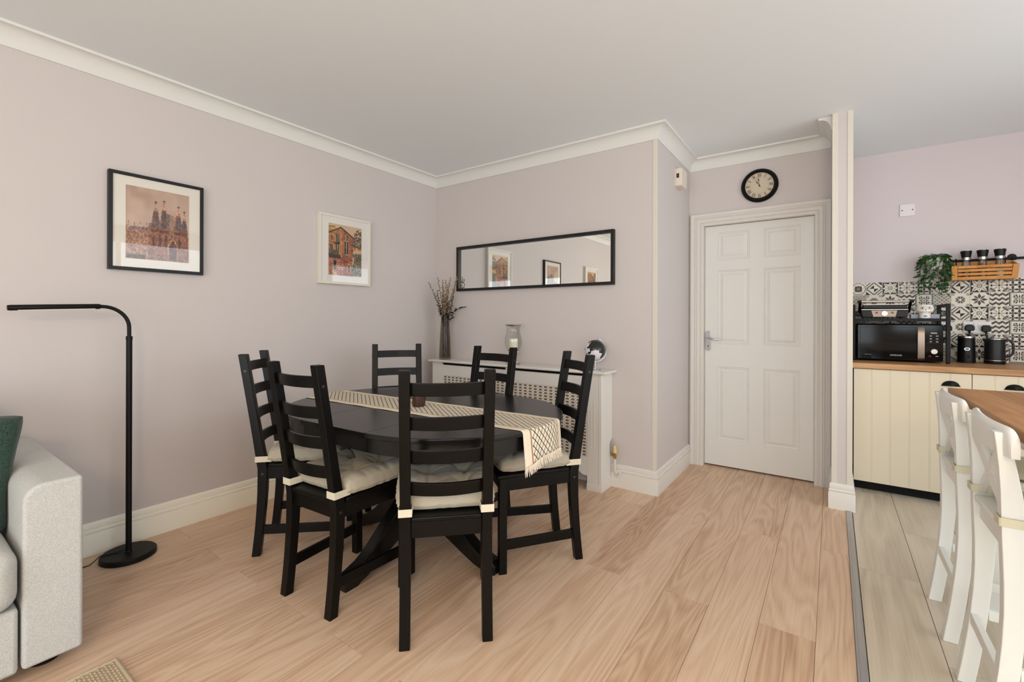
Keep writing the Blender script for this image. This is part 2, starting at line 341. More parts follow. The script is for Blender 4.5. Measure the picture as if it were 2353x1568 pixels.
# skirting
sk = [(0,0),(.019,0),(.019,.103),(.0178,.1065),(.0125,.108),(.0125,.110),(.0160,.1125),(.0172,.118),(.0160,.124),(.0115,.1265),(.0100,.128),(.0100,.130),(.0118,.1325),(.0118,.150),(.009,.158),(.005,.162),(0,.163)]
def skirt(name, path, m, side=-1): return struct(sweep(path, sk, side=side).build(name, m, smooth=True, ang=20))
skirt('baseboard_left', [(0, YB), (0, 0)], M_skc)
skirt('baseboard_back', [(0.02, 0), (XB, 0), (XB, YD - 0.02)], M_skw)
skirt('baseboard_partition', [(XP0, 0.84), (XP0, YP), (XP1, YP), (XP1, 0.9)], M_skw)
skirt('baseboard_rear', [(XR, YB), (4.2, YB)], M_skw)
# floor boards
fl = struct(MB().box(-T, 3.16, YB - T, YD + 0.2, -0.06, -0.011).build('floor', M_sub))
PW, PX0 = 0.18730, 0.022
for k in range(-1, 17):
    x0, x1 = max(0.001, PX0 + k * PW), min(3.139, PX0 + (k + 1) * PW)
    js = [1.634 - 1.86 * i for i in range(6)] if k % 2 == 0 else [0.793 - 1.86 * i for i in range(5)]
    ys = sorted([y for y in js if YB + .05 < y < YD + .05] + [YB, YD + 0.1])
    for a, b in zip(ys, ys[1:]):
        MB().box(x0 + .0005, x1 - .0005, a + .0005, b - .0005, -0.011, 0.0).build('floorboard', M_floor, fl, bevel=0.0007, seg=1)
kf = struct(MB().box(3.16, XR + T, YB - T, YK + T, -0.06, -0.011).build('floor_kitchen', mat('grey_grout', (150, 138, 125), 0.9)))
for k in range(13):
    x0, x1 = 3.398 + (k - 1) * 0.235, 3.398 + k * 0.235
    if x0 > XR - .02: continue
    js = [0.885 - 1.22 * i for i in range(7)] if k % 2 == 0 else [0.27 - 1.22 * i for i in range(7)]
    ys = sorted([y for y in js if YB + .05 < y] + [YB, YK])
    for a, b in zip(ys, ys[1:]):
        MB().box(max(3.172, x0) + .0009, min(XR, x1) - .0009, a + .0009, b - .0009, -0.011, 0.001).build('floor_plank', M_kfloor, kf, bevel=0.001, seg=1)
# threshold strip: ridged aluminium + cream edge
th = struct(MB().prism([(3.1395, -.01), (3.1395, .004), (3.1425, .0065), (3.1465, .0072), (3.148, .0058), (3.151, .0074), (3.1545, .0058), (3.158, .0074), (3.1615, .0058), (3.166, .006), (3.1695, .003), (3.1715, -.01)], YB, YP - 0.019, 'y').build('trim_5', M_alu))
# door
d1 = struct(obj('door_1', None))
pr = [(0, 0), (0, .012), (.006, .016), (.016, .016), (.02, .011), (.024, .011), (.03, .019), (.046, .021), (.05, .016), (.055, .016), (.06, .022), (.066, .018), (.072, .018), (.078, .024), (.092, .026), (.099, .022), (.099, 0)]
a = sweep([(2.196, 0.0), (2.196, 1.968), (2.962, 1.968), (2.962, 0.0)], pr, side=1); a.v = [(x, YD - z, y) for x, y, z in a.v]
a.build('architrave', M_arch, d1, smooth=True, ang=22)
MB().box(2.186, 2.1995, YD - .002, .99, 0, 1.976).box(2.9585, 2.975, YD - .002, .99, 0, 1.976).box(2.186, 2.975, YD - .002, .99, 1.969, 1.985).build('door_frame', M_arch, d1)
lf = MB(); ya, yb = 0.905, 0.945
xs = [(2.2015, 2.295), (2.529, 2.631), (2.87, 2.9565)]; zs = [(0.012, 0.217), (0.818, 1.0), (1.602, 1.685), (1.911, 1.966)]
lf.box(2.2015, 2.9565, ya + 0.012, yb, 0.012, 1.966)
for p, q in xs: lf.box(p, q, ya, ya + 0.013, 0.012, 1.966)
for p, q in zs:
    for (u0, u1) in ((2.295, 2.529), (2.631, 2.87)): lf.box(u0, u1, ya, ya + 0.013, p, q)
leaf = lf.build('door_leaf', M_door, d1)
for (u0, u1) in ((2.295, 2.529), (2.631, 2.87)):
    for (z0, z1) in ((.217, .818), (1.0, 1.602), (1.685, 1.911)):
        V = []; F_ = []; rings = [(0, 0), (.004, .0045), (.010, .004), (.013, .0085), (.020, .0095), (.026, .0085), (.044, .0025), (.048, .003)]
        for ins, dp in rings: V += [(u0 + ins, ya + dp, z0 + ins), (u1 - ins, ya + dp, z0 + ins), (u1 - ins, ya + dp, z1 - ins), (u0 + ins, ya + dp, z1 - ins)]
        for i in range(len(rings) - 1):
            for j in range(4): F_.append((i * 4 + j, i * 4 + (j + 1) % 4, (i + 1) * 4 + (j + 1) % 4, (i + 1) * 4 + j))
        F_.append(tuple((len(rings) - 1) * 4 + j for j in range(4)))
        mb = MB().add(V, F_); me = mb.mesh('panel', M_door, fixn=False); obj('panel', me, leaf)
hp = MB(); zc_, hx = 1.026, 2.2275
pts = [(hx + .021 * math.cos(R(a)), zc_ + .058 + .024 * math.sin(R(a))) for a in range(0, 181, 15)] + [(hx + .021 * math.cos(R(a)), zc_ - .058 + .024 * math.sin(R(a))) for a in range(180, 361, 15)]
hp.prism(pts, ya - .009, ya, 'y'); plate = hp.build('handle_plate', M_chrome, leaf, bevel=.002)
lv = MB().tube([(hx, ya - .005, 1.048), (hx, ya - .03, 1.048), (hx + .003, ya - .042, 1.048), (hx + .015, ya - .047, 1.047), (hx + .04, ya - .048, 1.043), (hx + .07, ya - .046, 1.038), (hx + .09, ya - .044, 1.038), (hx + .102, ya - .044, 1.044), (hx + .108, ya - .044, 1.051)], [.009, .009, .009, .0085, .0075, .007, .0075, .006, .004], 12)
lv.build('lever', M_chrome, leaf, smooth=True, ang=60)
MB().cyl((hx, ya - .0098, .985), .004, .001, 12, 'y').box(hx - .0017, hx + .0017, ya - .0098, ya - .0088, .970, .985).build('keyhole', M_dark, leaf)
for px, pz in ((-.015, .048), (.015, .048), (-.015, -.052), (.015, -.052)): MB().cyl((hx + px, ya - .0105, zc_ + pz), .003, .002, 10, 'y').build('screw', M_steel, leaf)
# ------------------------------------------------------------ pictures
M_print = colmat('art_print_paper', 0.6, 0.3)
M_mat = mat('cream_picture_mount', (232, 226, 214), 0.8)
M_matw = mat('white_picture_mount', (235, 230, 224), 0.8)
M_fwhite = mat('white_picture_frame', (226, 222, 208), 0.45)
M_fblack = mat('black_picture_frame', (15, 15, 16), 0.45, bump=0.05, bscale=80)
def cathedral_print():
    W, H = 120, 160; u, v = canvas(W, H); I = np.zeros((H, W, 3)); n1 = vnoise(W, H, 5, 1); n2 = vnoise(W, H, 60, 2); n3 = vnoise(W, H, 24, 3)
    sky = np.array([188, 158, 138]) / 255; I[:] = sky + (0.10 * (1 - v) + 0.10 * (vnoise(W, H, 9, 4) - .5) * (u < .8))[..., None]
    st = np.array([138, 92, 74]) / 255
    def paint(msk, c, amp=.28):
        c = np.array(c) / 255; I[msk] = (c * (1 + amp * (n2 - .5) * 2 + .18 * (n3 - .5))[..., None])[msk]
    # low wing on the left with gables
    paint(inpoly(u, v, [(0, .42), (.36, .44), (.36, 0), (0, 0)]), (170, 128, 108))
    for k in range(4):
        x = .04 + .09 * k; paint(inpoly(u, v, [(x - .04, .42), (x, .50), (x + .04, .42)]), (196, 158, 132)); paint(inpoly(u, v, [(x - .008, .48), (x, .53), (x + .008, .48)]), (120, 88, 74))
    paint(inpoly(u, v, [(.05, .44), (.33, .46), (.33, .42), (.05, .40)]), (128, 116, 116))
    # main front
    paint(inpoly(u, v, [(.34, .52), (.60, .56), (.98, .46), (1, 0), (.34, 0)]), (150, 104, 84))
    paint(inpoly(u, v, [(.60, .70), (.74, .66), (.74, .4), (.60, .4)]), (112, 92, 80)); paint(inpoly(u, v, [(.68, .66), (.80, .64), (.80, .4), (.68, .4)]), (158, 116, 90))
    for x, hw, top in ((.455, .075, .80), (.585, .07, .83), (.82, .07, .78), (.92, .058, .72)):
        paint(inpoly(u, v, [(x - hw, .40), (x - hw * .92, .52), (x - hw * .5, top - .10), (x + hw * .5, top - .10), (x + hw * .92, .52), (x + hw, .40)]), (120, 80, 64), .35)
        for j in (-.55, -.18, .2, .56):     # dark slits between the ribs
            paint(inpoly(u, v, [(x + hw * j - .006, .46), (x + hw * j * .55 - .004, top - .12), (x + hw * j * .55 + .005, top - .12), (x + hw * j + .008, .46)]), (66, 46, 42), .2)
        paint(inpoly(u, v, [(x - hw * .5, top - .10), (x - .012, top), (x + .012, top), (x + hw * .5, top - .10)]), (186, 142, 112)); paint(inpoly(u, v, [(x - .012, top), (x - .009, top + .03), (x + .009, top + .03), (x + .012, top)]), (120, 84, 70))
        paint(inpoly(u, v, [(x - .03, top + .025), (x, top + .045), (x + .03, top + .025), (x, top + .018)]), (74, 62, 60), .1)
    for x in (.42, .52, .62, .72, .84): paint(inpoly(u, v, [(x - .02, .2), (x - .02, .33), (x, .39), (x + .02, .33), (x + .02, .2)]), (112, 78, 68), .3)
    paint(inpoly(u, v, [(.64, .05), (.64, .24), (.73, .36), (.82, .24), (.82, .05)]), (182, 140, 110), .3); paint(inpoly(u, v, [(.67, .02), (.67, .22), (.73, .31), (.79, .22), (.79, .02)]), (110, 76, 66), .3)
    paint(inpoly(u, v, [(0, .05), (.3, .07), (.3, 0), (0, 0)]), (96, 78, 52), .4)
    return I
def house_print(sd=0, flip=False):
    W, H = 100, 134; u, v = canvas(W, H); I = np.zeros((H, W, 3)); n2 = vnoise(W, H, 50, 20 + sd); n3 = vnoise(W, H, 14, 21 + sd)
    I[:] = np.array([206, 172, 138]) / 255; I += (.06 * (v - .5))[..., None]
    def paint(msk, c, amp=.3):
        c = np.array(c) / 255; I[msk] = (c * (1 + amp * (n2 - .5) * 2 + .25 * (n3 - .5))[..., None])[msk]
    paint(inpoly(u, v, [(0, .93), (.18, .95), (.26, .9), (.26, .8), (0, .8)]), (190, 150, 82), .15); paint(inpoly(u, v, [(0, .945), (.2, .96), (.2, .945), (0, .93)]), (70, 50, 36))
    paint(inpoly(u, v, [(0, .81), (.37, .95), (.37, .3), (0, .3)]), (172, 112, 70)); paint(inpoly(u, v, [(.37, .95), (.76, .76), (.72, .3), (.37, .3)]), (158, 92, 64))
    paint(inpoly(u, v, [(.33, .92), (.40, .92), (.41, .36), (.34, .36)]), (186, 128, 74), .15)
    paint(inpoly(u, v, [(0, .80), (.37, .935), (.76, .755), (.78, .78), (.37, .965), (0, .825)]), (48, 34, 28), .1)
    for x, y, w, h in ((.09, .68, .06, .1), (.23, .66, .09, .16), (.06, .48, .08, .12), (.22, .46, .09, .15), (.53, .70, .06, .12), (.47, .43, .12, .26)):
        paint(inpoly(u, v, [(x - .015, y - .012), (x + w + .015, y - .012), (x + w + .015, y + h + .012), (x - .015, y + h + .012)]), (196, 146, 92), .15); paint(inpoly(u, v, [(x, y), (x + w, y), (x + w, y + h), (x, y + h)]), (44, 40, 34), .5)
        paint(inpoly(u, v, [(x + w * .45, y), (x + w * .6, y), (x + w * .6, y + h), (x + w * .45, y + h)]), (176, 150, 116), .2)
    paint(inpoly(u, v, [(.19, .60), (.34, .62), (.34, .66), (.19, .65)]), (40, 32, 28), .2)
    paint(inpoly(u, v, [(0, .42), (.36, .4), (.36, .33), (0, .34)]), (52, 38, 34), .2); paint(inpoly(u, v, [(.02, .5), (.3, .48), (.3, .40), (0, .41)]), (86, 74, 44), .7)
    paint(inpoly(u, v, [(0, .34), (.37, .33), (.70, .28), (.74, 0), (0, 0)]), (156, 84, 64), .2)
    br = ((np.abs((v * 26) % 1 - .5) > .38) | (np.abs((u * 11 + np.floor(v * 26) * .5) % 1 - .5) > .42)) & inpoly(u, v, [(0, .33), (.45, .30), (.45, .02), (0, 0)]); paint(br, (198, 146, 116), .15)
    paint(inpoly(u, v, [(.16, .12), (.23, .12), (.23, .30), (.16, .30)]), (40, 30, 22), .4); paint(inpoly(u, v, [(.56, .08), (.56, .22), (.61, .27), (.66, .22), (.66, .08)]), (196, 150, 90), .3); paint(inpoly(u, v, [(.58, .08), (.58, .2), (.61, .24), (.64, .2), (.64, .08)]), (66, 50, 40), .4)
    for k in range(5): paint(inpoly(u, v, [(0, .02 + .035 * k), (.30 - .05 * k, .0 + .035 * k), (.30 - .05 * k, .014 + .035 * k), (0, .036 + .035 * k)]), (206, 166, 118) if k % 1 == 0 else (60, 40, 30), .2)
    paint(inpoly(u, v, [(.70, .52), (1, .54), (1, .62), (.72, .62)]), (172, 118, 66), .5)
    tr = inpoly(u, v, [(.72, .60), (.76, .86), (.86, .96), (1, .96), (1, .58)]) & (n2 > .36); paint(tr, (66, 58, 44), .6)
    bu = inpoly(u, v, [(.70, .46), (.78, .34), (.68, .14), (.74, .02), (1, .02), (1, .48)]) & (n2 > .22); paint(bu, (84, 82, 62), .8)
    return I[:, ::-1] if flip else I
def picture(name, label, yc, zc, w, h, dp, fw, fm, mm, img, pw, ph, cat='picture'):
    t = thing(name, label, cat, (0.0005, yc, zc), R(90)); f = MB(); a, b = w / 2, h / 2
    for x0, x1, z0, z1 in ((-a, a, b - fw, b), (-a, a, -b, -b + fw), (-a, -a + fw, -b + fw, b - fw), (a - fw, a, -b + fw, b - fw)): f.box(x0, x1, -dp, 0, z0, z1)
    f.build('frame', fm, t, bevel=0.0012)
    bk = MB().box(-a + fw, a - fw, -dp + .012, -.002, -b + fw, b - fw); bk.build('backing_board', mm, t)
    r = MB(); p, q = pw / 2, ph / 2
    for x0, x1, z0, z1 in ((-a + fw, a - fw, q, b - fw), (-a + fw, a - fw, -b + fw, -q), (-a + fw, -p, -q, q), (p, a - fw, -q, q)): r.box(x0, x1, -dp + .0075, -dp + .0118, z0, z1)
    r.build('mount', mm, t)
    me = sheet_mesh('print', img, pw, ph, M_print); o = obj('print', me, t); o.location = (0, -dp + .0115, 0)
    g = MB().box(-a + fw - .002, a - fw + .002, -dp + .0045, -dp + .0062, -b + fw - .002, b - fw + .002); g.build('glass', M_pglass, t)
picture('framed_picture', 'black framed print of a spired sandstone cathedral, on wall above floor lamp', -2.1755, 1.711, .431, .515, .03, .017, M_fblack, M_mat, cathedral_print(), .289, .387)
picture('framed_picture', 'white framed print of an ochre corner house, on wall nearest the corner mirror', -0.999, 1.717, .447, .518, .035, .018, M_fwhite, M_matw, house_print(), .289, .383)
picture('framed_picture', 'white framed print seen only in the mirror, on wall above sofa', -3.36, 1.735, .447, .518, .035, .018, M_fwhite, M_matw, house_print(9, True), .289, .383)
# ------------------------------------------------------------ mirror
t = thing('wall_mirror', 'long horizontal mirror in a black box frame on the back wall', 'mirror', (1.036, -0.0005, 1.6485)); a, b, fw, dp = .7515, .1985, .022, .034; f = MB()
for x0, x1, z0, z1 in ((-a, a, b - fw, b), (-a, a, -b, -b + fw), (-a, -a + fw, -b + fw, b - fw), (a - fw, a, -b + fw, b - fw)): f.box(x0, x1, -dp, 0, z0, z1)
f.build('frame', M_fblack, t, bevel=.001)
MB().box(-a + fw - .001, a - fw + .001, -.012, -.004, -b + fw - .001, b - fw + .001).build('mirror_glass', mat('silvered_mirror', (238, 240, 238), 0.0, 1.0), t)
# ------------------------------------------------------------ floor lamp
LX, LY = 0.178, -2.345
t = thing('floor_lamp', 'slim black floor lamp with a bent arm and round base beside the sofa', 'lamp', (LX, LY, 0))
MB().lathe([(1e-4, 0), (.108, 0), (.113, .004), (.113, .022), (.108, .027), (1e-4, .027)], 56).build('base', M_blackm, t, smooth=True)
MB().cyl((0, 0, .027), .0125, 1.077, 20).build('pole', M_blackm, t, smooth=True)
MB().cyl((0, 0, 1.09), .0135, .018, 20).build('collar', M_blackm, t, smooth=True)
MB().lathe([(.018, .027), (.0145, .033), (.0125, .036)], 20).build('base_ring', M_blackm, t, smooth=True)
neck = [(0, 0, 1.10), (0, -.0005, 1.15)] + [(0, -.105 + .105 * math.cos(R(k)), 1.15 + .105 * math.sin(R(k))) for k in range(9, 91, 9)] + [(0, -.125, 1.2555)]
MB().tube(neck, .0085, 14).build('gooseneck', M_blackm, t, smooth=True)
hd = MB().tube([(0, -.108, 1.255), (0, -.115, 1.255), (.004, -.30, 1.2475), (.0065, -.405, 1.2425), (.0068, -.415, 1.242)], [.009, .0125, .0125, .0125, .011], 18).build('lamp_head', M_blackm, t, smooth=True)
MB().bar((.001, -.13, 1.2430), (.0055, -.385, 1.2318), .015, .006).build('diffuser', mat('lamp_diffuser', (214, 208, 196), .5), t, bevel=.001)
MB().tube([(-.02, -.012, .034), (-.035, -.06, .029), (-.045, -.10, .031), (-.044, -.122, .012), (-.042, -.14, .003), (-.045, -.165, .0025), (-.065, -.195, .0025), (-.085, -.25, .0025), (-.1, -.42, .0025)], .0025, 8).build('cable', M_blackp, t, smooth=True)
# ------------------------------------------------------------ sofa, cushion, rug
def fabric(name, c1, c2, sc=650, rough=.95):
    m = bpy.data.materials.new(name); m.use_nodes = True; nt = m.node_tree; b = nt.nodes['Principled BSDF']; L = nt.links
    tc = nn(nt, 'ShaderNodeTexCoord'); n = nn(nt, 'ShaderNodeTexNoise'); n.inputs['Scale'].default_value = sc; n.inputs['Detail'].default_value = 3; L.new(tc.outputs['Object'], n.inputs['Vector'])
    n2 = nn(nt, 'ShaderNodeTexNoise'); n2.inputs['Scale'].default_value = sc * .45; n2.inputs['Detail'].default_value = 2; L.new(tc.outputs['Object'], n2.inputs['Vector'])
    ad = nn(nt, 'ShaderNodeMath', operation='ADD'); L.new(n.outputs[0], ad.inputs[0]); L.new(n2.outputs[0], ad.inputs[1])
    cr = nn(nt, 'ShaderNodeValToRGB'); e = cr.color_ramp.elements; e[0].position = .36; e[0].color = srgb(*c2); e[1].position = .58; e[1].color = srgb(*c1)
    hv = nn(nt, 'ShaderNodeMath', operation='MULTIPLY'); hv.inputs[1].default_value = .5; L.new(ad.outputs[0], hv.inputs[0]); L.new(hv.outputs[0], cr.inputs[0]); L.new(cr.outputs[0], b.inputs['Base Color'])
    bp = nn(nt, 'ShaderNodeBump'); bp.inputs['Strength'].default_value = .35; bp.inputs['Distance'].default_value = .0015; L.new(n.outputs[0], bp.inputs['Height']); L.new(bp.outputs[0], b.inputs['Normal'])
    b.inputs['Roughness'].default_value = rough; b.inputs['Specular IOR Level'].default_value = .2; b.inputs['Sheen Weight'].default_value = .15; MATS[name] = m; return m
M_sofa = fabric('pale_grey_flecked_upholstery', (206, 205, 197), (176, 177, 180))
M_green = fabric('dark_green_tweed', (62, 86, 74), (30, 48, 40), 420)
t = thing('sofa', 'pale grey upholstered sofa with square arms against the left wall', 'sofa', (0, 0, 0))
def arm(y0, y1, inner):
    # rounded inner top edge
    r = .055; s = 1 if inner > 0 else -1
    pts = [(y1, .055), (y1, .652), (y0 + r, .652)] + [(y0 + r - r * math.sin(R(k)), .597 + r * math.cos(R(k))) for k in (15, 30, 45, 60, 75, 90)] + [(y0, .055)]
    if inner < 0: pts = [(y0 + y1 - p, q) for p, q in pts]
    return MB().prism(pts, .035, .932, 'x').build('arm', M_sofa, t, bevel=.012, seg=3, smooth=True, ang=60)
arm(-2.815, -2.668, 1); arm(-4.75, -4.60, -1)
for ya_, yb_ in ((-3.705, -2.822), (-4.592, -3.711)):
    MB().box(.06, .925, ya_, yb_, .05, .262).build('seat_base', M_sofa, t, bevel=.012)
    sc = MB().box(.24, .965, ya_ + .002, yb_ - .002, .268, .462).build('seat_cushion', M_sofa, t, bevel=.05, seg=5, smooth=True, ang=60)
    bc = MB(); bc.M = Matrix.Translation((.30, 0, .47)) @ Matrix.Rotation(R(-10), 4, 'Y'); bc.box(-.09, .09, ya_ + .004, yb_ - .004, 0, .42); bc.build('back_cushion', M_sofa, t, bevel=.055, seg=5, smooth=True, ang=60)
MB().box(.03, .2, -4.6, -2.815, .055, .70).build('back', M_sofa, t, bevel=.03, seg=3, smooth=True, ang=60)
for x in (.12, .80):
    for y in (-2.745, -4.67): MB().cyl((x, y, 0), .042, .056, 24, r2=.045).build('foot', M_blackp, t, smooth=True)
def pillow(name, m, w, h, th, parent=None):
    def f(sg):
        def g(a, b):
            x, y = a * 2 - 1, b * 2 - 1
            k = max(0, (1 - x ** 4)) ** .5 * max(0, (1 - y ** 4)) ** .5; e = 1 - .07 * (1 - y * y) * abs(x) ** 3; e2 = 1 - .07 * (1 - x * x) * abs(y) ** 3
            return (x * w / 2 * e * math.sqrt(1 - .09 * y ** 8), sg * th / 2 * k ** .8, y * h / 2 * e2 * math.sqrt(1 - .09 * x ** 8))
        return g
    mb = MB().grid(20, 20, f(-1)).grid(20, 20, f(1), True); return mb.build(name, m, parent, smooth=True, weld=True, ang=70)
gc = thing('throw_cushion', 'dark green tweed cushion leaning in the corner of the sofa', 'cushion', (.61, -2.997, .458))
pl = pillow('cover', M_green, .43, .43, .15, gc); pl.matrix_local = Matrix.Rotation(R(90), 4, 'Z') @ Matrix.Translation((0, 0, .20)) @ Matrix.Rotation(R(-14), 4, 'X') @ Matrix.Rotation(R(8), 4, 'Y')
t = thing('jute_rug', 'natural woven jute rug with a plain bound edge on the oak floor', 'rug', (0, 0, 0))
M_jute = mat('natural_jute', (190, 172, 144), .95, noise=.25, nscale=120, bump=.5, bscale=300)
RX0, RX1, RY0, RY1 = 1.026, 2.55, -4.55, -2.603
MB().box(RX0, RX1, RY0, RY1, .0005, .006).build('backing', M_jute, t)
e = MB()
for p0, p1 in (((RX0, RY0), (RX0, RY1)), ((RX0, RY1), (RX1, RY1)), ((RX1, RY1), (RX1, RY0)), ((RX1, RY0), (RX0, RY0))): e.tube([(p0[0], p0[1], .0065), (p1[0], p1[1], .0065)], .006, 8)
e.build('binding', M_jute, t, smooth=True)
nub = MB(); i = 0; y = RY1 - .012
while y > RY1 - 0.75:
    x = RX0 + .012 + (.009 if i % 2 else 0)
    while x < RX1 - .012:
        nub.add([(x - .0085, y, .005), (x, y - .0055, .005), (x + .0085, y, .005), (x, y + .0055, .005), (x - .004, y - .002, .0095), (x + .004, y - .002, .0095), (x + .004, y + .002, .0095), (x - .004, y + .002, .0095)], [(4, 5, 6, 7), (0, 1, 5, 4), (1, 2, 6, 5), (2, 3, 7, 6), (3, 0, 4, 7)]); x += .018
    y -= .0095; i += 1
stuff(nub.build('weave', M_jute, t, smooth=True, ang=80, fixn=False))
# ------------------------------------------------------------ dining table
TX, TY, TA = 1.286, -1.407, R(2.0)
M_tab = mat('black_brown_table_lacquer', (17, 15, 14), 0.27, noise=0.2, nscale=10, stretch=(1, 6, 1), bump=0.015, bscale=120, coat=0.0)
t = thing('dining_table', 'black oval extending dining table on a pedestal with arched feet', 'table', (TX, TY, 0), TA)
RT, HL, ZT = .55, .217, .738
def half_out(s, r, x0, n=28):
    return [(x0 * s, -r * 1.0 * s)] + [(s * (x0 + r * math.cos(R(a))), s * r * math.sin(R(a))) for a in [-90 + 180 * i / n for i in range(1, n)]] + [(x0 * s, r * s)]
g = .0012
off_seam = lambda e: not all(abs(abs(v.co.x) - HL) < .002 for v in e.verts)
for s in (1, -1):
    top = MB().prism(half_out(s, RT, HL + g), ZT - .022, ZT, 'z').build('tabletop_end', M_tab, t, bevel=.005, seg=3, smooth=True, bsel=off_seam)
    ap = MB(); n = 28; V = []; F_ = []
    for i in range(n + 1):
        a = R(-90 + 180 * i / n)
        for r in (RT - .018, RT - .038):
            for z in (ZT - .083, ZT - .0222): V.append((s * (HL + g + r * math.cos(a)), s * r * math.sin(a), z))
    for i in range(n):
        for j, k in ((0, 1), (1, 3), (3, 2), (2, 0)): F_.append((i * 4 + j, i * 4 + k, (i + 1) * 4 + k, (i + 1) * 4 + j))
    F_ += [(0, 1, 3, 2), (n * 4, n * 4 + 2, n * 4 + 3, n * 4 + 1)]
    ap.add(V, F_).build('apron_end', M_tab, t, smooth=True)
MB().box(-HL + g, HL - g, -RT, RT, ZT - .022, ZT).build('tabletop_leaf', M_tab, t, bevel=.005, seg=3, bsel=off_seam)
for s in (1, -1): MB().box(-HL + g, HL - g, *sorted((s * (RT - .018), s * (RT - .038))), ZT - .083, ZT - .0222).build('apron_leaf', M_tab, t)
for s in (1, -1): MB().box(-.62, .62, s * .16 - .02, s * .16 + .02, ZT - .075, ZT - .0222).build('slide_rail', M_tab, t)
MB().box(-.20, .20, -.20, .20, ZT - .105, ZT - .0755).build('bearer', M_tab, t, bevel=.003)
MB().lathe([(.075, .62), (.085, .64), (.085, .64), (.075, .60), (.062, .575), (.055, .55), (.068, .50), (.080, .42), (.078, .34), (.085, .32), (.085, .14), (.06, .125), (1e-4, .125)], 32).lathe([(1e-4, .645), (.1, .645), (.1, .62), (.075, .618)], 32).build('pedestal', M_tab, t, smooth=True, weld=True)
for k in range(4):
    # arched foot profile, thick at the pedestal, curling down to the floor
    up = [(.05, .33), (.10, .32), (.16, .285), (.22, .235), (.28, .18), (.34, .125), (.40, .085), (.45, .068), (.485, .058)]
    lo = [(.497, .04), (.497, .0), (.43, .0), (.41, .012), (.375, .022), (.30, .055), (.22, .095), (.14, .13), (.05, .15)]
    mb = MB(); mb.M = Matrix.Rotation(R(90 * k), 4, 'Z'); mb.prism([(a, b) for a, b in up + lo], -.034, .034, 'y'); mb.build('foot', M_tab, t, bevel=.006, seg=2, smooth=True)
# ------------------------------------------------------------ chairs
M_ch = mat('black_brown_stained_pine', (10, 8, 6), 0.38, noise=0.3, nscale=12, bump=0.03, bscale=60, stretch=(3, 3, .5), spec=.24)
M_bolt = mat('dark_bolt_head', (70, 68, 64), .4, .6)
def leg_y(z): return -.094 * max(0, (z - .44)) / .576 if z > .44 else -.030 * ((.40 - z) / .40) ** 1.6 if z < .40 else 0
def ladder_chair(label, loc, rz):
    t = thing('ladder_back_chair', label, 'chair', loc, rz, 'black ladder-back dining chairs')
    zs = [0, .06, .12, .18, .25, .32, .40, .44, .48, .6, .7, .8, .9, 1.019]
    for s in (-1, 1):
        V = []; F_ = []
        for z in zs:
            hw = .0195; hd = (.0195 + .0035 * math.exp(-((z - .43) / .16) ** 2)) ; y = leg_y(z)
            V += [(s * .151 - hw, y - hd, z), (s * .151 + hw, y - hd, z), (s * .151 + hw, y + hd, z), (s * .151 - hw, y + hd, z)]
        for i in range(len(zs) - 1):
            for j in range(4): F_.append((i * 4 + j, i * 4 + (j + 1) % 4, (i + 1) * 4 + (j + 1) % 4, (i + 1) * 4 + j))
        n = len(zs) - 1; F_ += [(3, 2, 1, 0), (n * 4, n * 4 + 1, n * 4 + 2, n * 4 + 3)]
        lg = MB().add(V, F_).build('rear_leg', M_ch, t, bevel=.0035, seg=3, ang=35, smooth=True)
        for zb in (.935, .415): MB().cyl((s * .1704 - (.001 if s < 0 else .001), leg_y(zb), zb), .006, .0022, 14, 'x').build('bolt', M_bolt, lg, smooth=True)
        MB().prism([(-.019, -.019), (.019, -.019), (.019, .019), (-.019, .019)], 0, .449, 'z').build('front_leg', M_ch, t, bevel=.003, loc=(s * .185, .372, 0))
        MB().bar((s * .1525, -.012, .129), (s * .1825, .354, .129), .018, .044).build('stretcher', M_ch, t, bevel=.002)
        MB().bar((s * .1555, .022, .4185), (s * .186, .354, .4185), .019, .061).build('side_rail', M_ch, t, bevel=.002)
    MB().box(-.1315, .1315, -.010, .010, .387, .449).build('rear_rail', M_ch, t, bevel=.002)
    MB().box(-.166, .166, .364, .384, .388, .449).build('front_rail', M_ch, t, bevel=.002)
    MB().prism([(-.1305, -.022), (.1305, -.022), (.1305, .026), (.176, .026), (.213, .405), (-.213, .405), (-.176, .026), (-.1305, .026)], .4495, .468, 'z').build('seat', M_ch, t, bevel=.006, seg=3)
    for z0, z1 in ((.925, .973), (.799, .849), (.674, .724), (.550, .600)):
        def sl(sd):
            def f(a, b):
                x = (a * 2 - 1) * .1325; z = z0 + (z1 - z0) * b; return (x, leg_y(z) + .004 - .026 * (1 - (x / .1325) ** 2) + sd * .0075, z)
            return f
        mb = MB(); N = 12; V = []; F_ = []
        for i in range(N + 1):
            for sd, b in ((-1, 0), (1, 0), (1, 1), (-1, 1)): V.append(sl(sd)(i / N, b))
        for i in range(N):
            for j in range(4): F_.append((i * 4 + j, i * 4 + (j + 1) % 4, (i + 1) * 4 + (j + 1) % 4, (i + 1) * 4 + j))
        F_ += [(3, 2, 1, 0), (N * 4, N * 4 + 1, N * 4 + 2, N * 4 + 3)]
        mb.add(V, F_).build('slat', M_ch, t, bevel=.0025, seg=2, smooth=True)
    return t
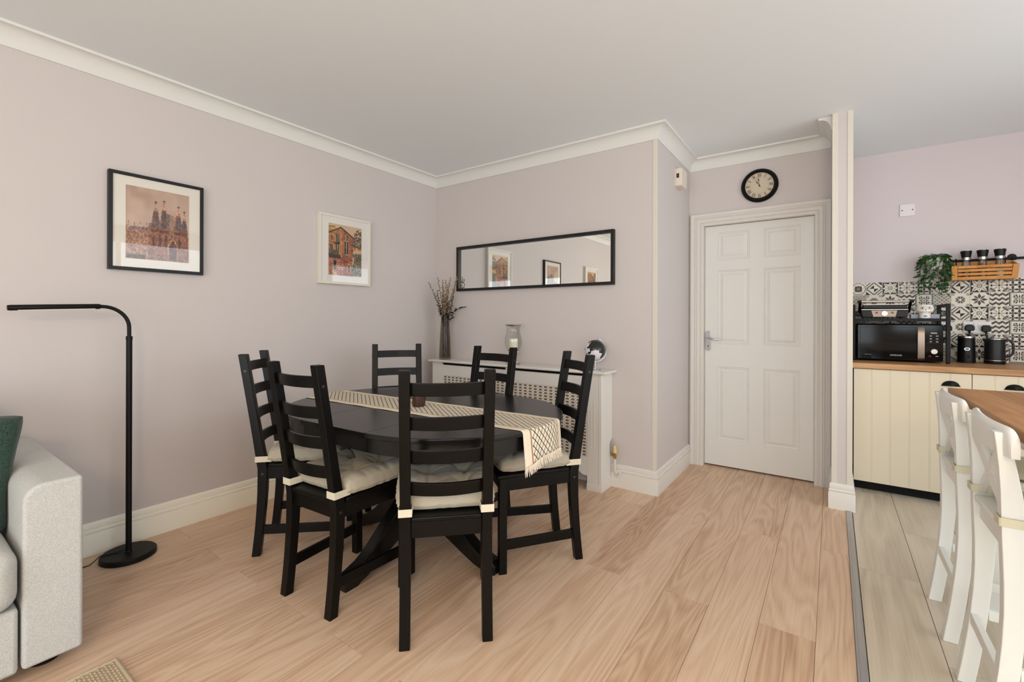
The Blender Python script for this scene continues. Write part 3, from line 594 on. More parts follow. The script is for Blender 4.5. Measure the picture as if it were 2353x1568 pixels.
CH = [((1.883, -1.847), 44.8, 'black ladder-back chair nearest the camera, seen from behind', 'taupe tufted pad tied to the chair nearest the camera'),
      ((1.276, -2.011), 3.1, 'black ladder-back chair between nearest chair and leftmost chair', 'taupe tufted pad on the chair left of the nearest chair'),
      ((0.598, -1.839), -43.5, 'black ladder-back chair farthest left, near the floor lamp and wall', 'taupe tufted pad on the farthest left chair near the wall'),
      ((0.587, -0.971), 231.4, 'black ladder-back chair behind the table below the white framed picture', 'taupe pad on the far chair below the white framed picture'),
      ((1.258, -0.828), 177.7, 'black ladder-back chair behind the table in front of the glass candle holder', 'taupe pad on the far chair before the glass candle holder'),
      ((1.888, -0.969), 140.6, 'black ladder-back chair at right end of table, in front of the globe', 'taupe tufted pad under the hanging end of the table runner')]
ch0 = ladder_chair(CH[0][2], (*CH[0][0], 0), R(CH[0][1]))
for p, a, l, _ in CH[1:]: dup(ch0, (*p, 0), R(a), l)
# ------------------------------------------------------------ seat pads
M_pad = mat('taupe_cotton', (180, 171, 152), 0.9, noise=.05, nscale=40, bump=.35, bscale=70, sheen=.2, spec=.2)
M_strap = mat('cream_cotton_webbing', (216, 208, 186), 0.9, bump=.15, bscale=500)
tufts = [(-.38, -.38), (.38, -.38), (-.38, .38), (.38, .38)]
def pad_pt(a, b, sg):
    x, y = a * 2 - 1, b * 2 - 1
    k = (max(0, 1 - x ** 8) ** .34) * (max(0, 1 - y ** 8) ** .34)
    # rounded corners
    sx = x * math.sqrt(max(0, 1 - .10 * y ** 4)); sy = y * math.sqrt(max(0, 1 - .10 * x ** 4))
    w = .200 + .010 * sy; X = sx * w; Y = .205 + sy * .188
    h = 0.0
    if sg > 0:
        h = .044 * k
        for tx, ty in tufts:
            dx, dy = x - tx, y - ty; d = math.hypot(dx, dy); th_ = math.atan2(dy, dx)
            h -= .040 * math.exp(-(d / .16) ** 1.3) + .020 * math.exp(-d / .30) * (0.5 + .5 * math.cos(5 * th_ + tx * 3 + ty)) ** 10
        h += .004 * math.sin(7 * x + 3 * y) * k * .5
        # puckered side seam
        h = h + .012 * k
    else: h = -.026 * k
    e_ = max(abs(x), abs(y)); q_ = x if abs(y) > abs(x) else y; pk = math.sin(19 * q_ + 2 * math.sin(7 * q_)) * max(0, (e_ - .55) / .45); return (X * (1 - .006 * pk), Y, .4955 + max(h, -.0268) + .0022 * pk * (1 if sg > 0 else .3))
def make_pad(label, loc, rz):
    t = thing('seat_pad', label, 'cushion', loc, rz, 'taupe pads tied to the dining chairs')
    mb = MB().grid(64, 64, lambda a, b: pad_pt(a, b, 1)).grid(64, 64, lambda a, b: pad_pt(a, b, -1), True)
    mb.build('pad', M_pad, t, smooth=True, weld=True, ang=80)
    pts = [pad_pt(i / 44, 0, 1) for i in range(45)] + [pad_pt(1, i / 44, 1) for i in range(1, 45)] + [pad_pt(1 - i / 44, 1, 1) for i in range(1, 45)] + [pad_pt(0, 1 - i / 44, 1) for i in range(1, 45)]
    MB().tube(pts, .0016, 6, caps=False).build('piping', M_pad, t, smooth=True)
    for q in tufts: p = pad_pt((q[0] + 1) / 2, (q[1] + 1) / 2, 1); MB().sphere((p[0], p[1], p[2] + .001), .005, 10, 6, (1, 1, .5)).build('tuft', M_pad, t, smooth=True)
    for s in (-1, 1):
        c, hw, hd, z0, z1 = s * .151, .0225, .0275, .476, .505; mb = MB(); yo = -.004
        ring = [(c - hw, yo - hd), (c + hw, yo - hd), (c + hw, yo + hd), (c - hw, yo + hd)]
        mb.box(c - hw - .0025, c + hw + .0025, yo - hd - .0025, yo - hd, z0, z1).box(c - hw - .0025, c - hw, yo - hd, yo + hd + .02, z0, z1).box(c + hw, c + hw + .0025, yo - hd, yo + hd + .02, z0, z1)
        mb.build('strap', M_strap, t, bevel=.001)
    return t
pd0 = make_pad(CH[0][3], (*CH[0][0], 0), R(CH[0][1]))
for p, a, _, l in CH[1:]: dup(pd0, (*p, 0), R(a), l)
# ------------------------------------------------------------ table runner
def runner_mat():
    m = bpy.data.materials.new('cream_runner_black_diamonds'); m.use_nodes = True; nt = m.node_tree; b = nt.nodes['Principled BSDF']; L = nt.links
    uv = nn(nt, 'ShaderNodeUVMap', uv_map='UVMap'); sp = nn(nt, 'ShaderNodeSeparateXYZ'); L.new(uv.outputs[0], sp.inputs[0])
    def M(op, a, bb=None, c=None):
        n = nn(nt, 'ShaderNodeMath', operation=op)
        for i, x in enumerate((a, bb, c)):
            if x is None: continue
            if isinstance(x, (int, float)): n.inputs[i].default_value = x
            else: L.new(x, n.inputs[i])
        return n.outputs[0]
    U, V = sp.outputs[0], sp.outputs[1]; av = M('ABSOLUTE', V)
    wob = nn(nt, 'ShaderNodeTexNoise'); wob.inputs['Scale'].default_value = 90; L.new(uv.outputs[0], wob.inputs['Vector']); w = M('MULTIPLY', M('SUBTRACT', wob.outputs[0], .5), .05)
    def lines(k):
        d = M('ADD', M('DIVIDE', M('ADD', U, M('MULTIPLY', V, k)), .034), w); fr = M('ABSOLUTE', M('SUBTRACT', M('FRACT', d), .5)); return M('LESS_THAN', fr, .075)
    ln = M('MULTIPLY', M('MAXIMUM', lines(1.25), lines(-1.25)), M('LESS_THAN', av, .098))
    tan = M('MULTIPLY', M('GREATER_THAN', av, .1015), M('LESS_THAN', av, .1085))
    mx1 = nn(nt, 'ShaderNodeMix', data_type='RGBA'); mx1.inputs[6].default_value = srgb(232, 219, 198); mx1.inputs[7].default_value = srgb(18, 20, 24); L.new(ln, mx1.inputs[0])
    mx2 = nn(nt, 'ShaderNodeMix', data_type='RGBA'); L.new(mx1.outputs[2], mx2.inputs[6]); mx2.inputs[7].default_value = srgb(164, 124, 90); L.new(tan, mx2.inputs[0]); L.new(mx2.outputs[2], b.inputs['Base Color'])
    zig = M('SINE', M('MULTIPLY', M('ADD', U, M('MULTIPLY', M('PINGPONG', V, .006), 1.2)), 900)); bp = nn(nt, 'ShaderNodeBump'); bp.inputs['Strength'].default_value = .4; bp.inputs['Distance'].default_value = .001; L.new(zig, bp.inputs['Height']); L.new(bp.outputs[0], b.inputs['Normal'])
    b.inputs['Roughness'].default_value = .95; b.inputs['Specular IOR Level'].default_value = .1; return m
t = thing('table_runner', 'cream table runner with black diamond lattice and fringed hanging ends', 'table runner', (TX, TY, 0), TA + R(.9))
RW, RL0, RL1, YO = .145, -.865, .885, -.043
def run_pt(s_, v):
    y = v + YO; e = HL + math.sqrt(max(0, RT * RT - y * y)) + .004; sg = 1 if s_ > 0 else -1; a = abs(s_); rb = .012
    z0 = ZT + .0018
    st = e - rb
    if a <= st: return (s_, y, z0 + .0006 * math.sin(s_ * 31 + v * 17))
    l = a - st
    if l < rb * math.pi / 2: q = l / rb; return (sg * (st + rb * math.sin(q)), y, z0 - rb + rb * math.cos(q))
    dr = l - rb * math.pi / 2; return (sg * (e + .004 * math.sin(v * 40) * min(1, dr * 8) + .012 * dr / .15), y + .01 * dr * (1 if v > 0 else -1), z0 - rb - dr)
N_, K_ = 190, 26
mb = MB().grid(N_, K_, lambda a, b: run_pt(RL0 + (RL1 - RL0) * a, (b * 2 - 1) * RW)); me = mb.mesh('cloth', runner_mat(), smooth=True, ang=180, fixn=False)
uvl = me.uv_layers.new(name='UVMap'); w = N_ + 1
for lp in me.loops:
    i = lp.vertex_index; uvl.data[lp.index].uv = (RL0 + (RL1 - RL0) * (i % w) / N_, ((i // w) / K_ * 2 - 1) * RW)
o = obj('cloth', me, t); md = o.modifiers.new('thickness', 'SOLIDIFY'); md.thickness = .0022; md.offset = 1
M_fr = mat('cream_cotton_fringe', (232, 219, 200), .95)
for nm, se in (('fringe', RL1), ('fringe', RL0)):
    mb = MB()
    for k in range(74):
        v = -RW + 2 * RW * (k + .5) / 74; p = Vector(run_pt(se, v)); sg = 1 if se > 0 else -1; L_ = .032 + .008 * random.random(); dx, dy = random.uniform(-.004, .006) * sg, random.uniform(-.006, .006) + .05 * v
        mb.tube([p + Vector((0, 0, .003)), p + Vector((dx * .4, dy * .3, -L_ * .5)), p + Vector((dx + .006 * sg, dy, -L_))], [.0018, .0016, .0009], 5)
    stuff(mb.build(nm, M_fr, t, smooth=True))
# tealight holder
c = (1.298, -1.440, ZT + .0045)
t = thing('tealight_holder', 'small brown mosaic glass tealight holder on the table runner', 'candle holder', c)
M_br = mat('brown_mosaic_glass', (66, 44, 36), .18, noise=.7, nscale=160, bump=.5, bscale=220)
MB().lathe([(1e-4, 0), (.030, 0), (.033, .003), (.035, .02), (.035, .06), (.036, .072), (.0335, .072), (.032, .06), (.031, .012), (1e-4, .012)], 28).build('cup', M_br, t, smooth=True)
MB().lathe([(1e-4, .0125), (.019, .0125), (.019, .027), (1e-4, .027)], 20).build('tealight', mat('candle_wax', (236, 230, 212), .6, sss=.1), t, smooth=True)
# ------------------------------------------------------------ radiator cover
M_rc = mat('white_cabinet_lacquer', (226, 223, 217), .38)
t = thing('radiator_cover', 'white radiator cover with pierced lattice grilles and shelf top', 'radiator cover', (0, 0, 0))
YF = -.182
sh = MB().box(.106, 1.802, -.209, -.0005, .8185, .838).build('shelf', M_rc, t, bevel=.006, seg=3)
def stile(x0, x1, z0, z1, nf):
    o = MB().box(x0, x1, YF, YF + .016, z0, z1).build('stile', M_rc, t, bevel=.0012)
    w = x1 - x0; return o
s1 = stile(.138, .270, 0, .797, 2); s2 = stile(1.657, 1.742, 0, .797, 2); s3 = stile(.937, 1.018, .232, .702, 2)
for st, xc in ((s1, .213), (s2, 1.697), (s3, .9775)):
    z0, z1 = (.30, .62)
    for dx in (-.0125, .0125):
        mb = MB(); n = 8
        pts = [(xc + dx + .0055 * math.cos(R(180 + 180 * i / n)), z0 + .0055 * math.sin(R(180 + 180 * i / n))) for i in range(n + 1)] + [(xc + dx + .0055 * math.cos(R(180 * i / n)), z1 + .0055 * math.sin(R(180 * i / n))) for i in range(n + 1)]
        mb.prism(pts, YF - .0014, YF + .001, 'y').build('flute', M_rc, st, bevel=.0011)
MB().box(.270, 1.657, YF, YF + .016, .703, .797).build('top_rail', M_rc, t, bevel=.0012)
MB().prism([(.270, .231), (.270, .10), (.30, .10), (.315, .105), (.33, .118), (.345, .128), (1.585, .128), (1.6, .118), (1.614, .105), (1.63, .10), (1.657, .10), (1.657, .231)], YF, YF + .016, 'y').build('bottom_rail', M_rc, t)
for x0, x1 in ((.138, .255), (.945, 1.01), (1.66, 1.742)): MB().box(x0, x1, YF, YF + .016, .797, .8185).build('spacer', M_rc, t)
MB().box(.255, 1.66, YF + .03, YF + .034, .79, .8185).build('vent_shade_strip', M_dark, t)  # black strip paints in the shade inside the open top slots
MB().box(1.742, 1.768, YF - .002, YF + .024, 0, .8185).build('corner_post', M_rc, t, bevel=.004, seg=3)
for x0, x1 in ((.136, .272), (1.655, 1.7702)): MB().box(x0, x1, YF - .0045, YF + .004, 0, .046).build('plinth', M_rc, t, bevel=.0012)
MB().prism([(YF + .02, 0), (-.021, 0), (-.021, .168), (-.0015, .168), (-.0015, .225), (-.045, .245), (-.045, .315), (-.0015, .345), (-.0015, .8185), (YF + .02, .8185)], 1.752, 1.768, 'x').build('side_panel', M_rc, t)
MB().box(.138, .154, YF + .016, -.0215, 0, .8185).build('side_panel', M_rc, t)
M_hdf_shade = mat('brown_hardboard_and_shade', (150, 124, 90), .8)  # raw cut edges of the lattice, and the shade sheet behind it
def lattice(x0, x1, z0, z1):
    nx, nz = round((x1 - x0) / .0442), round((z1 - z0) / .0224); p, q = (x1 - x0) / nx, (z1 - z0) / nz; a, b0, b, c, r = p * .33, q * .10, q * .33, p * .15, .0042; d = .0035
    out = [(p / 2, -q / 2 + r), (p / 2, q / 2 - r), (p / 2 - r, q / 2), (-p / 2 + r, q / 2), (-p / 2, q / 2 - r), (-p / 2, -q / 2 + r), (-p / 2 + r, -q / 2), (p / 2 - r, -q / 2)]
    inn = [(a, -b0), (a, b0), (a - c, b), (-a + c, b), (-a, b0), (-a, -b0), (-a + c, -b), (a - c, -b)]
    mb = MB(); y = YF + .002
    for i in range(nx):
        for j in range(nz):
            cx, cz = x0 + (i + .5) * p, z0 + (j + .5) * q
            V = [(cx + u, y, cz + v) for u, v in out] + [(cx + u, y, cz + v) for u, v in inn] + [(cx + u, y + d, cz + v) for u, v in inn] + [(cx + u, y + d, cz + v) for u, v in out]
            F_ = [(k, (k + 1) % 8, 8 + (k + 1) % 8, 8 + k) for k in range(8)] + [(8 + k, 8 + (k + 1) % 8, 16 + (k + 1) % 8, 16 + k) for k in range(8)] + [(k, 24 + k, 24 + (k + 1) % 8, (k + 1) % 8) for k in (1, 3, 5, 7)]
            mb.add(V, F_)
    g = mb.build('grille', M_rc, t, fixn=False); g.data.materials.append(M_hdf_shade)
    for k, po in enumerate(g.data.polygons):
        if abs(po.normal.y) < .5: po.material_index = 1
    MB().box(x0, x1, y + .0065, y + .0085, z0, z1).build('grille_shade_sheet', M_hdf_shade, t)  # tan sheet colours in the shaded radiator space behind the holes
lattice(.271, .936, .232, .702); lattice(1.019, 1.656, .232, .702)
# radiator valve and pipe
t = thing('radiator_valve', 'brass radiator valve on a white pipe beside the radiator cover', 'valve', (1.802, -.033, 0))
M_brass = mat('brass', (176, 140, 78), .25, 1.0); M_ppipe = mat('white_painted_pipe', (222, 216, 204), .4)
MB().cyl((0, 0, .248), .0125, .048, 16).cyl((0, 0, .296), .0115, .006, 16, r2=.009).build('cap', mat('cream_valve_cap', (226, 196, 140), .45), t, smooth=True)
MB().cyl((0, 0, .205), .0085, .045, 14).cyl((0, 0, .214), .012, .012, 6).cyl((-.055, 0, .232), .008, .055, 14, 'x').cyl((-.022, 0, .232), .012, .010, 6, 'x').build('body', M_brass, t, smooth=True)
MB().tube([(0, 0, .21), (0, 0, .12), (.002, .003, .108), (.008, .010, .102), (.013, .016, .101)], .0085, 12).build('pipe', M_ppipe, t, smooth=True)
MB().lathe([(.009, -.006), (.026, -.004), (.028, 0), (.026, .001)], 24, (.016, .012, .101), 'y').build('collar', M_ppipe, t, smooth=True)
# ------------------------------------------------------------ vase and stems
ZS = .8385
VC = Vector((.228, -.118, ZS))
t = thing('glass_vase', 'tall smoked glass vase on the radiator cover shelf in the corner', 'vase', VC)
gv = glassy('smoked_glass', (.76, .74, .69, 1), 1.28)
MB().lathe([(1e-4, .0005), (.050, .0005), (.0525, .006), (.052, .05), (.046, .20), (.037, .34), (.034, .385), (.0325, .385), (.0355, .34), (.0445, .20), (.050, .05), (.050, .014), (1e-4, .014)], 40).build('body', gv, t, smooth=True)
M_bark = mat('willow_bark', (74, 50, 36), .8); M_cat = mat('willow_catkin', (146, 122, 88), .9, noise=.2, nscale=200); M_euc = mat('dark_eucalyptus', (34, 44, 36), .6)
def stem_pts(tx, ty, tz, ph, bx=0, n=12):
    out = []
    for i in range(n + 1):
        s = i / n; k = max(0, (s - .25) / .75)
        out.append(VC + Vector((bx * (1 - s) * 1.0 + tx * (k ** 1.35), .6 * bx * (1 - s) * math.cos(ph) + ty * (k ** 1.35), .02 + (tz - ZS - .02) * s)) + Vector((.004 * math.sin(9 * s + ph), .004 * math.cos(8 * s + ph), 0)))
    return out
# across-view directions: image right is (+x*.82,+y*.58)
wil = [(-.105, -.10, 1.52), (-.055, -.03, 1.565), (-.032, .0, 1.545), (-.018, .02, 1.545), (.0, -.02, 1.49), (.012, .03, 1.50), (.03, .03, 1.565), (.075, .065, 1.575), (.07, .05, 1.46), (.095, .06, 1.555), (-.01, -.03, 1.42), (.02, -.01, 1.40), (-.04, .03, 1.44)]
for i, (tx, ty, tz) in enumerate(wil):
    w_ = thing('willow_stem', {0: 'pussy willow stem leaning farthest left out of the glass vase', 9: 'pussy willow stem leaning farthest right, crossing the mirror frame'}.get(i, 'upright dry pussy willow stem in the middle of the bunch in the vase'), 'stem', VC, 0, 'pussy willow stems in the vase')
    P = [p - VC for p in stem_pts(tx, ty, tz, i * 1.7, .028 * math.cos(i * 2.1))]
    MB().tube(P, [.0022] * 6 + [.0018] * 4 + [.0013] * 3, 6).build('twig', M_bark, w_, smooth=True)
    cm = MB(); n = len(P) - 1
    for k in range(15):
        s = .56 + .44 * k / 14; q = min(n - 1, int(s * n)); f = s * n - q; p = P[q].lerp(P[q + 1], min(1, f)); a = k * 2.4 + i; off = Vector((math.cos(a), math.sin(a), .2)) * (.006 if k < 14 else 0)
        cm.sphere(p + off, .0062 + .001 * random.random(), 7, 5, (.75, .75, 1.35))
    stuff(cm.build('catkins', M_cat, w_, smooth=True))
euc = [(-.085, -.05, 1.43), (-.055, -.045, 1.455), (.06, .03, 1.40), (.135, .075, 1.425), (-.03, .0, 1.33), (.045, -.005, 1.36)]
for i, (tx, ty, tz) in enumerate(euc):
    w_ = thing('eucalyptus_sprig', {0: 'dark green eucalyptus sprig leaning farthest left from the vase', 3: 'dark green eucalyptus sprig arching out to the right of the vase'}.get(i, 'short dark green eucalyptus sprig low among the willow stems'), 'sprig', VC, 0, 'eucalyptus sprigs in the vase')
    P = [p - VC for p in stem_pts(tx, ty, tz, i * 2.3 + 1, .025 * math.cos(i * 2.9 + 1), 14)]
    if i == 3: P = P[:11] + [P[10] + Vector((.022 * k, .013 * k, .019 * k - .0022 * k * k)) for k in range(1, 5)]
    MB().tube(P, .0015, 6).build('twig', M_bark, w_, smooth=True)
    lm = MB(); n = len(P) - 1
    for k in range(26):
        s = .60 + .40 * k / 25; q = min(n - 1, int(s * n)); p = P[q].lerp(P[q + 1], min(1, s * n - q)); a = k * 1.57 + (k // 2) * .5; sz = .021 - .011 * k / 25
        d = Vector((math.cos(a), math.sin(a), .45)).normalized(); u = d.cross(Vector((0, 0, 1))).normalized(); c = p + d * sz * 1.1
        lm.add([p, c + u * sz * .75 - d * sz * .2, c + d * sz, c - u * sz * .75 - d * sz * .2, c + Vector((0, 0, .0015))], [(0, 1, 4), (1, 2, 4), (2, 3, 4), (3, 0, 4)])
    stuff(lm.build('leaves', M_euc, w_, smooth=True, ang=80, fixn=False))
# ------------------------------------------------------------ hurricane candle holder
HC = (.975, -.118, ZS)
t = thing('hurricane_holder', 'glass hurricane candle holder on a white pedestal with silver rim', 'candle holder', HC)
M_cer = mat('white_ceramic', (226, 222, 214), .2); M_sil = mat('polished_silver', (196, 188, 182), .12, 1.0)
MB().lathe([(1e-4, .0005), (.058, .0005), (.058, .006), (.05, .012), (.04, .015)], 36).build('foot_rim', M_sil, t, smooth=True)
MB().lathe([(.045, .013), (.03, .022), (.016, .034), (.013, .05), (.014, .075), (.022, .088), (.042, .095), (.047, .102), (.0475, .106), (1e-4, .106)], 36).build('pedestal', M_cer, t, smooth=True)
MB().lathe([(.043, .106), (.049, .108), (.043, .112)], 36).build('collar', M_sil, t, smooth=True)
gp = [(.036, .112), (.050, .122), (.062, .142), (.0685, .168), (.069, .19), (.064, .22), (.056, .25), (.0525, .272), (.054, .292), (.0595, .308)]
MB().lathe(gp + [(r - .002, h) for r, h in gp[::-1]], 48).build('glass', glassy('clear_blown_glass', (.985, .99, .985, 1), 1.45), t, smooth=True)
MB().lathe([(.0592, .305), (.066, .316), (.0655, .318), (.0575, .306)], 48, close=True).build('rim', M_sil, t, smooth=True)
t = thing('pillar_candle', 'cream pillar candle inside the hurricane glass', 'candle', (HC[0], HC[1], ZS + .1135))
M_wax = mat('cream_wax', (240, 232, 208), .5, sss=.2)
MB().lathe([(1e-4, 0), (.035, 0), (.036, .004), (.036, .086), (.033, .09), (.02, .086), (1e-4, .084)], 36).build('wax', M_wax, t, smooth=True); MB().cyl((0, 0, .083), .001, .012, 6).build('wick', M_dark, t)
# ------------------------------------------------------------ globe
GC = (1.684, -.115, ZS)
t = thing('desk_globe', 'small black and white globe on a chrome stand on the shelf', 'globe', GC)
def globe_mat():
    m = bpy.data.materials.new('black_white_globe_map'); m.use_nodes = True; nt = m.node_tree; b = nt.nodes['Principled BSDF']; L = nt.links
    tc = nn(nt, 'ShaderNodeTexCoord'); n = nn(nt, 'ShaderNodeTexNoise'); n.inputs['Scale'].default_value = 17; n.inputs['Detail'].default_value = 7; n.inputs['Distortion'].default_value = .4; mp = nn(nt, 'ShaderNodeMapping'); mp.inputs['Location'].default_value = (.34, .11, .02); L.new(tc.outputs['Object'], mp.inputs[0]); L.new(mp.outputs[0], n.inputs['Vector'])
    sp = nn(nt, 'ShaderNodeSeparateXYZ'); L.new(tc.outputs['Object'], sp.inputs[0]); ad = nn(nt, 'ShaderNodeMath', operation='MULTIPLY_ADD'); ad.inputs[1].default_value = 2.2; L.new(sp.outputs[2], ad.inputs[0]); L.new(n.outputs[0], ad.inputs[2])
    cr = nn(nt, 'ShaderNodeValToRGB'); cr.color_ramp.interpolation = 'CONSTANT'; e = cr.color_ramp.elements; e[0].color = srgb(226, 222, 226); e[1].position = .505; e[1].color = srgb(24, 26, 26); x = cr.color_ramp.elements.new(.62); x.color = srgb(44, 46, 44); x = cr.color_ramp.elements.new(.65); x.color = srgb(24, 25, 25)
    L.new(ad.outputs[0], cr.inputs[0]); L.new(cr.outputs[0], b.inputs['Base Color']); b.inputs['Roughness'].default_value = .25; return m
gb = MB().sphere((0, 0, 0), .073, 40, 24).build('sphere', globe_mat(), t, smooth=True); gb.location = (0, 0, .142); gb.rotation_euler = (R(-10), R(20), R(-35))
D = Vector((.815, .579, 0))
ar = [Vector((0, 0, .142)) + (D * math.cos(R(a)) + Vector((0, 0, math.sin(R(a))))) * .0825 for a in range(-100, 76, 7)]
MB().tube(ar, .0028, 10).build('meridian_arc', M_chrome, t, smooth=True)
MB().sphere(ar[-1], .0065, 12, 8).build('finial', M_chrome, t, smooth=True)
MB().cyl((0, 0, .008), .005, .055, 14).lathe([(1e-4, .0005), (.042, .0005), (.042, .004), (.036, .008), (1e-4, .009)], 36).build('stand', M_chrome, t, smooth=True)
# ------------------------------------------------------------ clock
KC = (2.604, YD - .0005, 2.235)
t = thing('wall_clock', 'round black rimmed clock with Roman numerals above the door', 'clock', KC)
MB().lathe([(.098, -.012), (.099, -.028), (.106, -.036), (.116, -.036), (.124, -.028), (.128, -.014), (.128, 0), (.098, 0)], 64, axis='y', close=True).build('rim', mat('black_clock_rim', (7, 6, 6), .42, spec=.2), t, smooth=True)
MB().cyl((0, -.012, 0), .099, .006, 64, 'y').build('dial', mat('cream_clock_dial', (216, 202, 176), .7), t)
M_ink = mat('black_ink', (30, 26, 22), .7)
MB().lathe([(.0605, -.0122), (.0605, -.0126), (.0618, -.0126), (.0618, -.0122)], 64, axis='y', close=True).build('minute_ring', mat('grey_ink', (150, 138, 122), .7), t)
rom = {1: 'I', 2: 'II', 3: 'III', 4: 'IV', 5: 'V', 6: 'VI', 7: 'VII', 8: 'VIII', 9: 'IX', 10: 'X', 11: 'XI', 12: 'XII'}
for h, s in rom.items():
    wd = {'I': .0066, 'V': .0115, 'X': .0115}; tot = sum(wd[c] for c in s); x = -tot / 2; mb = MB(); mb.M = Matrix.Rotation(R(30 * h), 4, 'Y') @ Matrix.Translation((0, 0, .0795)); H_ = .0125
    def st(x0, z0, x1, z1, w): mb.bar((x0, -.0126, z0), (x1, -.0126, z1), .0008, w, up=(1, 0, 0) if abs(x1 - x0) < .02 else (0, 0, 1))
    for c in s:
        w_ = wd[c]; m_ = x + w_ / 2
        if c == 'I': st(m_, -H_, m_, H_, .0032)
        if c == 'V': st(x + .0015, H_, m_, -H_, .0034); st(x + w_ - .0015, H_, m_, -H_, .0016)
        if c == 'X': st(x + .0015, H_, x + w_ - .0015, -H_, .0034); st(x + w_ - .0015, H_, x + .0015, -H_, .0016)
        x += w_
    mb.build('numeral', M_ink, t, fixn=False)
def hand(name, ang, L_, blob):
    mb = MB(); mb.M = Matrix.Rotation(R(ang), 4, 'Y'); mb.bar((0, -.0145, -.014), (0, -.0145, L_), .0008, .0022, up=(1, 0, 0)); mb.prism([(0, blob - .012), (.0045, blob), (0, blob + .016), (-.0045, blob)], -.0149, -.0141, 'y'); mb.cyl((0, -.016, 0), .005, .003, 14, 'y'); mb.build(name, M_ink, t)
hand('minute_hand', -8, .066, .042); hand('hour_hand', -33, .052, .028)
MB().cyl((0, -.021, 0), .0985, .001, 64, 'y').build('glass', M_pglass, t)
# ------------------------------------------------------------ door chime
t = thing('door_chime', 'small white plastic chime box high on the narrow return wall', 'chime', (XB, .49, 2.275))
M_wp = mat('white_plastic', (226, 214, 200), .45)
MB().box(.0005, .009, -.075, .075, -.066, .070).build('backplate', M_wp, t, bevel=.002)
bd = MB().box(.009, .055, -.072, .072, -.064, .068).build('cover', M_wp, t, bevel=.005, seg=3)
MB().box(.016, .034, -.0735, -.071, -.005, .028).build('opening', M_dark, bd); MB().box(.020, .024, -.0742, -.073, -.002, .024).build('striker', M_brass, bd)
